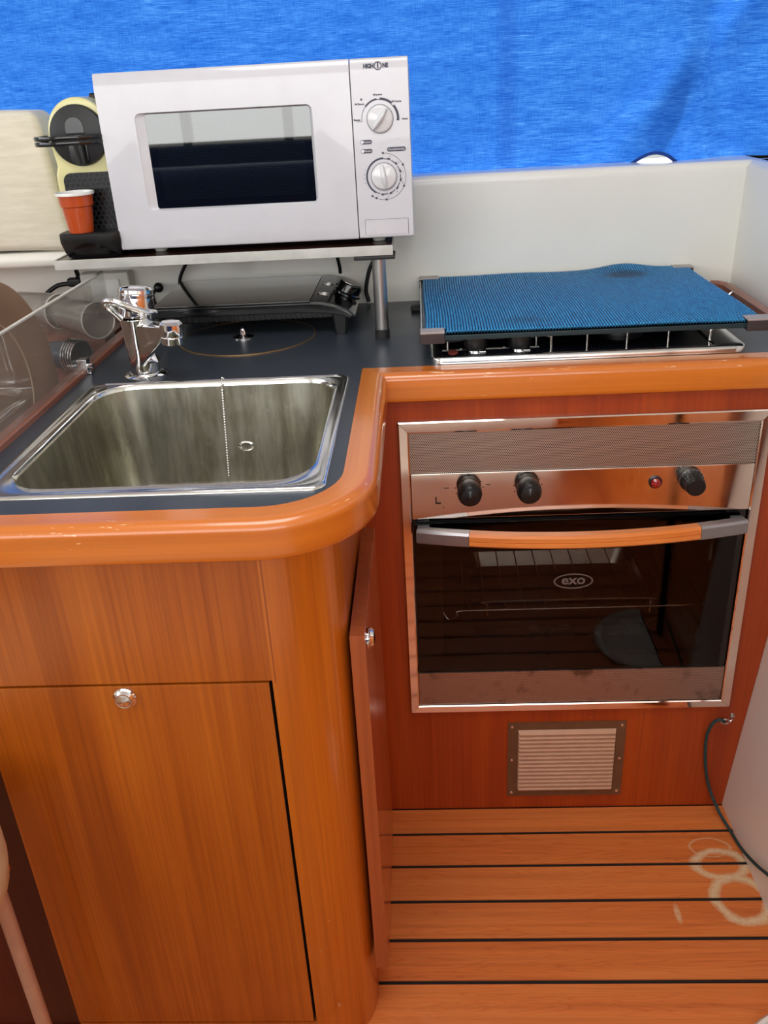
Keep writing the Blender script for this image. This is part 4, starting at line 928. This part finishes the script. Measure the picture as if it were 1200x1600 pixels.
for xx in (0.0115, 0.4835):
    b = new()
    for zz in (0.395, 0.437, 0.48, 0.525, 0.57): tube(b, [(xx, 1.35, zz), (xx, 1.66, zz)], 0.002, 6, 2)
    obj('rack_runner', b, M_chrome, ov)
# door
b = new(); plate_with_holes(b, [(fi[0]+0.001, 0.3360), (fi[1]-0.001, 0.3360), (fi[1]-0.001, 0.6465), (fi[0]+0.001, 0.6465)], [rrect(0.020, 0.473, 0.362, 0.632, 0.010)], 'Y', YO-0.0010, YO+0.012)
od = obj('oven_door', b, M_gloss, ov)
b = new(); box(b, fi[0]+0.0028, fi[1]-0.0120, YO-0.0065, YO-0.0012, 0.3370, 0.6400, 0.0012, 2); obj('door_glass', b, M_ovglass, od, label='black reflective door glass')
b = new(); yl = YO-0.0067
text_into(b, 'exo', 0.0255, (0.2432, yl-0.0002, 0.5235), 0.0004, 0.040, 0.0005)
lgc = (0.2432, 0.5215)
o_ = [(lgc[0]+0.0335*math.cos(2*PI*i/40), lgc[1]+0.0150*math.sin(2*PI*i/40)) for i in range(40)]
q_ = [(lgc[0]+0.0310*math.cos(2*PI*i/40), lgc[1]+0.0128*math.sin(2*PI*i/40)) for i in range(40)]
plate_with_holes(b, o_, [q_], 'Y', yl-0.0003, yl)
obj('logo', b, M_logo, od, wn=False, label='grey oval logo reading exo')
# handle: bowed wooden bar between two silver end pieces
def hy(t): return YO-0.022-0.036*(1-t*t)
def hpt(x): t = (x-0.2465)/0.268; return Vector((x, hy(t), 0.6275))
def bar(x0, x1, h, d, n=24, groove=False):
    k = new(); pts = [hpt(x0+(x1-x0)*i/n) for i in range(n+1)]
    if groove: s_ = [(-d, -h), (d*0.6, -h), (d, -h*0.7), (d, -h*0.16), (d*0.78, -h*0.08), (d, 0.0), (d, h*0.6), (d*0.55, h), (-d, h)]
    else: s_ = [(-d, -h), (d*0.7, -h), (d, -h*0.7), (d, h*0.7), (d*0.6, h), (-d, h)]
    sweep(k, pts, s_); return k
hw_ = obj('wooden_handle', bar(0.0655, 0.4335, 0.0120, 0.0085, groove=True), M_hw, od, label='bowed orange wood handle bar')
for (xa, xb) in ((-0.0195, 0.0650), (0.4340, 0.5125)):
    k = bar(xa, xb, 0.0122, 0.0087, 12)
    xe = xa if xa < 0 else xb; t = (xe-0.2465)/0.268
    x0, x1 = (xe, xe+0.020) if xa < 0 else (xe-0.020, xe)
    box(k, x0, x1, hy(t)+0.004, YO-0.0066, 0.6170, 0.6380, 0.001, 2)
    obj('handle_end', k, M_satin, hw_, label='silver grey end piece')

# ------------------------------------------------------------------ acrylic guard and dishes
ag = thing('acrylic_guard', 'clear scratched acrylic splash guard standing on the wood strip left of the sink', 'guard', (-0.556, 1.2, 0.9086))
b = new(); box(b, -0.5585, -0.5545, 0.70, 1.545, 0.9090, 1.0300, 0.0004, 1); obj('sheet', b, M_acryl, ag, wn=False)
b = new(); box(b, -0.5590, -0.5540, 0.70, 1.545, 1.0300, 1.0335, 0.0008, 2); obj('polished_edge', b, M_acedge, ag, label='pale polished top edge')
b = new(); box(b, -0.5620, -0.5490, 1.366, 1.384, 0.9085, 0.925, 0.001, 2); box(b, -0.5490, -0.541, 1.366, 1.384, 0.9003, 0.904, 0.001, 2); box(b, -0.5495, -0.546, 1.366, 1.384, 0.9003, 0.925, 0.001, 2)
cyl(b, (-0.5455, 1.372, 0.914), (-0.537, 1.370, 0.914), 0.004); obj('clip', b, M_chrome, ag)

pl = thing('serving_platter', 'large round tan platter standing on edge behind the acrylic guard', 'plate', (-0.63, 1.275, 0.748))
b = new(); pc_ = Vector((-0.652, 1.268, 0.911)); pax = Vector((1, -0.02, 0.06))
lathe(b, [(0.0, 0.0), (0.105, 0.0), (0.125, 0.006), (0.158, 0.020), (0.1605, 0.022), (0.1605, 0.024), (0.157, 0.0245), (0.124, 0.011), (0.104, 0.005), (0.0, 0.005)], pc_, pax, 72, False, False); obj('dish', b, M_plate, pl, wn=False, ang=50)
b = new(); lathe(b, [(0.100, 0.005), (0.101, 0.0065), (0.103, 0.0065), (0.104, 0.005)], pc_, pax, 64, False, False); obj('foot_ring_highlight', b, plain('paler_tan', (196, 170, 146), 0.4), pl, wn=False)  # pale ring paints the highlight arcs of the foot ring

def tumbler(base, axis, r0, r1, h, label, grp):
    t = thing('tumbler', label, 'glass', base, grp)
    b = new(); lathe(b, [(r0, 0), (r0+(r1-r0)*0.5, h*0.5), (r1, h), (r1-0.0018, h), (r0+(r1-r0)*0.5-0.0018, h*0.5), (r0-0.002, 0.006), (0, 0.006)], base, axis, 36, True, False)
    obj('wall', b, M_tumb, t, wn=False)
    b = new(); u, v, d = frame_from(axis); c = Vector(base)+d*h
    pts = [c+(u*math.cos(2*PI*i/36)+v*math.sin(2*PI*i/36))*(r1-0.0006) for i in range(37)]
    sweep(b, pts, circ(0.0013, 6), d); obj('lip', b, M_acedge, t, wn=False)
tumbler(Vector((-0.695, 1.650, 0.942)), Vector((0.120, -0.105, 0.004)), 0.026, 0.033, 0.150, 'clear plastic tumbler lying on its side, open mouth towards the tap', 'clear tumblers in the dish locker')
tumbler(Vector((-0.79, 1.712, 0.946)), Vector((0.120, -0.085, 0.0)), 0.026, 0.033, 0.130, 'clear plastic tumbler behind another, partly hidden by the platter', 'clear tumblers in the dish locker')

# nested dark cups, steel rims showing
first = None
for i in range(5):
    base = Vector((-0.665+i*0.0052, 1.520-i*0.0022, 0.8965)); ax = Vector((1, -0.42, 0.0))
    t = thing('nested_cup', ('dark cup at the hidden back end of the five nested cups', 'dark cup next to the back one in the nested stack', 'middle cup of the five dark steel-rimmed nested cups', 'dark cup just behind the foremost in the nested stack', 'foremost of the five nested dark cups, its whole steel rim showing')[i], 'cup', base, 'nested dark cups beside the platter')
    b = new(); lathe(b, [(0.022, 0), (0.0285, 0.046)], base, ax, 28, True, False); lathe(b, [(0.0262, 0.046), (0.020, 0.003)], base, ax, 28, False, True)
    obj('cup_body', b, M_navy, t, wn=False)
    b = new(); u, v, d = frame_from(ax); c = base+d*0.046
    sweep(b, [c+(u*math.cos(2*PI*k/32)+v*math.sin(2*PI*k/32))*0.0285 for k in range(33)], circ(0.0016, 6), d); obj('steel_rim', b, M_chrome, t, wn=False)

# socket box and cables behind the tap
b = new(); box(b, -0.684, -0.584, 1.765, 1.7992, 0.918, 0.990, 0.004); sb = single('junction_box', b, M_tape, 'off-white box against the wall behind the tap', 'box')
b = new(); box(b, -0.664, -0.604, 1.762, 1.766, 0.926, 0.978, 0.002); obj('cover', b, M_cupw, sb)
b = new(); tube(b, [(-0.76, 1.755, 0.918), (-0.765, 1.76, 0.945), (-0.735, 1.77, 0.968), (-0.70, 1.775, 0.972), (-0.688, 1.77, 0.985), (-0.684, 1.76, 1.005), (-0.66, 1.755, 1.02)], 0.0045, 10)
box(b, -0.712, -0.684, 1.766, 1.785, 0.965, 0.982, 0.004); single('power_cable', b, M_black, 'black power cable curling over the tumblers behind the guard', 'cable')
b = new(); tube(b, [(-0.430, 1.765, 1.0440), (-0.455, 1.775, 1.015), (-0.475, 1.786, 0.990), (-0.489, 1.7915, 0.965), (-0.491, 1.7925, 0.935), (-0.490, 1.7925, 0.904)], 0.0035, 10); single('microwave_cable', b, M_black, 'black cable running from the shelf down behind the left of the hotplate', 'cable')
b = new(); tube(b, [(-0.205, 1.72, 1.0435), (-0.182, 1.735, 1.036), (-0.166, 1.75, 1.015), (-0.160, 1.76, 0.985), (-0.160, 1.768, 0.969)], 0.0035, 10); single('coffee_cable', b, M_black, 'black cable dropping from the shelf onto the right of the hotplate', 'cable')
b = new(); tube(b, [(-0.052, 1.780, 1.0440), (-0.070, 1.785, 1.010), (-0.100, 1.790, 0.975), (-0.112, 1.793, 0.93), (-0.108, 1.793, 0.904)], 0.0040, 10); single('hotplate_cable', b, M_black, 'black cable slanting across the wall behind the metal post', 'cable')
b = new(); tube(b, [(-0.52, 1.780, 0.9045), (-0.50, 1.75, 0.9045), (-0.498, 1.70, 0.9045), (-0.51, 1.62, 0.9045)], 0.0035, 8); bmesh.ops.create_uvsphere(b, u_segments=14, v_segments=10, radius=0.010, matrix=Matrix.Translation((-0.530, 1.775, 0.955)))
tube(b, [(-0.530, 1.775, 0.955), (-0.545, 1.778, 0.94), (-0.54, 1.782, 0.912), (-0.52, 1.780, 0.9045)], 0.0035, 8); single('tap_lead', b, M_black, 'short black lead with round end just behind the tap top', 'cable')

# ------------------------------------------------------------------ cream cushion (left, behind coffee machine)
b = new(); b2 = new(); box(b2, -1.25, -0.645, 1.655, 1.735, 1.052, 1.2905, 0.014, 4)
bmesh.ops.subdivide_edges(b2, edges=[e for e in b2.edges if e.calc_length() > 0.1], cuts=10, use_grid_fill=True)
for v in b2.verts:
    if v.co.x > -0.70: v.co.x += 0.030*((1.30-v.co.z)/0.24)**0.8-0.020 if v.co.z < 1.3 else 0
    v.co.y += -0.010*math.sin(PI*min(1, max(0, (v.co.z-1.05)/0.24)))*(1 if v.co.y < 1.7 else 0); v.co.z += 0.004*math.sin(v.co.x*14)
merge(b, b2); cs = single('cushion', b, M_cushion, 'cream textured cushion leaning at the window left of the coffee machine', 'cushion', ang=60)
b = new(); box(b, -1.30, -0.635, 1.66, 1.798, 1.022, 1.0515, 0.013); struct('trim_3', b, M_gel)

# ------------------------------------------------------------------ cord and eye screw on the oven panel
ey = thing('eye_screw', 'small steel eye screw in the oven panel beside the white liner', 'screw', (0.535, 1.30, 0.2150))
b = new(); pts = [Vector((0.5330+0.0075*math.cos(2*PI*i/20), 1.3000, 0.2150+0.0052*math.sin(2*PI*i/20))) for i in range(21)]; sweep(b, pts, circ(0.0016, 7), (0, 1, 0)); tube(b, [(0.5405, 1.300, 0.2150), (0.546, 1.302, 0.2185), (0.549, 1.3105, 0.219)], 0.0016, 7); obj('eye', b, M_steel, ey)
b = new(); lathe(b, [(0.0055, 0), (0.0045, 0.002)], (0.549, YO-0.0001, 0.219), (0, -1, 0), 14); obj('flange', b, M_steel, ey)
b = new(); tube(b, [(0.5310, 1.2985, 0.2165), (0.522, 1.297, 0.222), (0.5115, 1.300, 0.212), (0.5045, 1.302, 0.185), (0.5050, 1.303, 0.150), (0.5100, 1.302, 0.105), (0.5195, 1.297, 0.060), (0.5330, 1.272, 0.026), (0.5440, 1.235, 0.014), (0.5480, 1.180, 0.022), (0.5500, 1.120, 0.048), (0.5510, 1.060, 0.082), (0.552, 0.98, 0.11), (0.553, 0.85, 0.13)], 0.0030, 9, 10)
single('cord', b, M_rope, 'dark green cord hanging from the eye screw along the white liner', 'cord')

# ------------------------------------------------------------------ stool at lower left, tub at lower right
st = thing('stool', 'cream rounded stool with a pale metal tube leg at the left edge', 'stool', (-0.72, 0.66, 0))
b = new(); b2 = new(); ls = []
for zz, k in ((0.436, 0.60), (0.442, 0.78), (0.46, 0.90), (0.49, 0.975), (0.52, 1.0), (0.57, 1.0), (0.60, 0.96), (0.615, 0.90), (0.62, 0.80)):
    ls.append([Vector((-0.700+(x*k), 0.660+(y_*k), zz)) for x, y_ in rrect(-0.208, 0.208, -0.16, 0.125, 0.10, 8)])
loops(b2, ls); merge(b, b2); obj('seat', b, M_cushcream, st, ang=60)
for (lx, ly) in ((-0.545, 0.750), (-0.880, 0.750), (-0.545, 0.52), (-0.880, 0.52)):
    b = new(); cyl(b, (lx, ly, 0.012), (lx, ly, 0.46), 0.0095, n=20); lg = obj('leg', b, plain('tan_metal_tube', (196, 170, 150), 0.3, 0.4), st)
    b = new(); cyl(b, (lx, ly, 0.0), (lx, ly, 0.014), 0.012, n=20); obj('leg_foot', b, M_rubber, lg)
b = new(); box(b, -0.548, -0.520, 0.735, 0.752, 0.468, 0.480, 0.003); obj('tab', b, plain('orange_brown_tab', (170, 90, 40), 0.5), st)

tb = thing('floor_tub', 'white round-rimmed tub on the floor at the lower right corner', 'tub', (0.475, 0.70, 0))
b = new(); tcx, tcy = 0.545, 0.745
tcx, tcy = 0.6, 0.748
prm = [(0.168, 0.0), (0.178, 0.004), (0.180, 0.010), (0.176, 0.0145), (0.172, 0.0110), (0.168, 0.0145), (0.158, 0.014), (0.154, 0.008), (0.150, 0.006), (0.0, 0.005)]
ls = [[Vector((0.4485+0.10+min(r*math.cos(2*PI*i/56), -0.0) if False else 0.548+min(r*math.cos(2*PI*i/56), 0.002), tcy+r*math.sin(2*PI*i/56), h)) for i in range(56)] for r, h in [(r-0.040 if r else 0, h) for r, h in prm]]
loops(b, ls, True, True); obj('tub_shell', b, M_cupw, tb, ang=60)
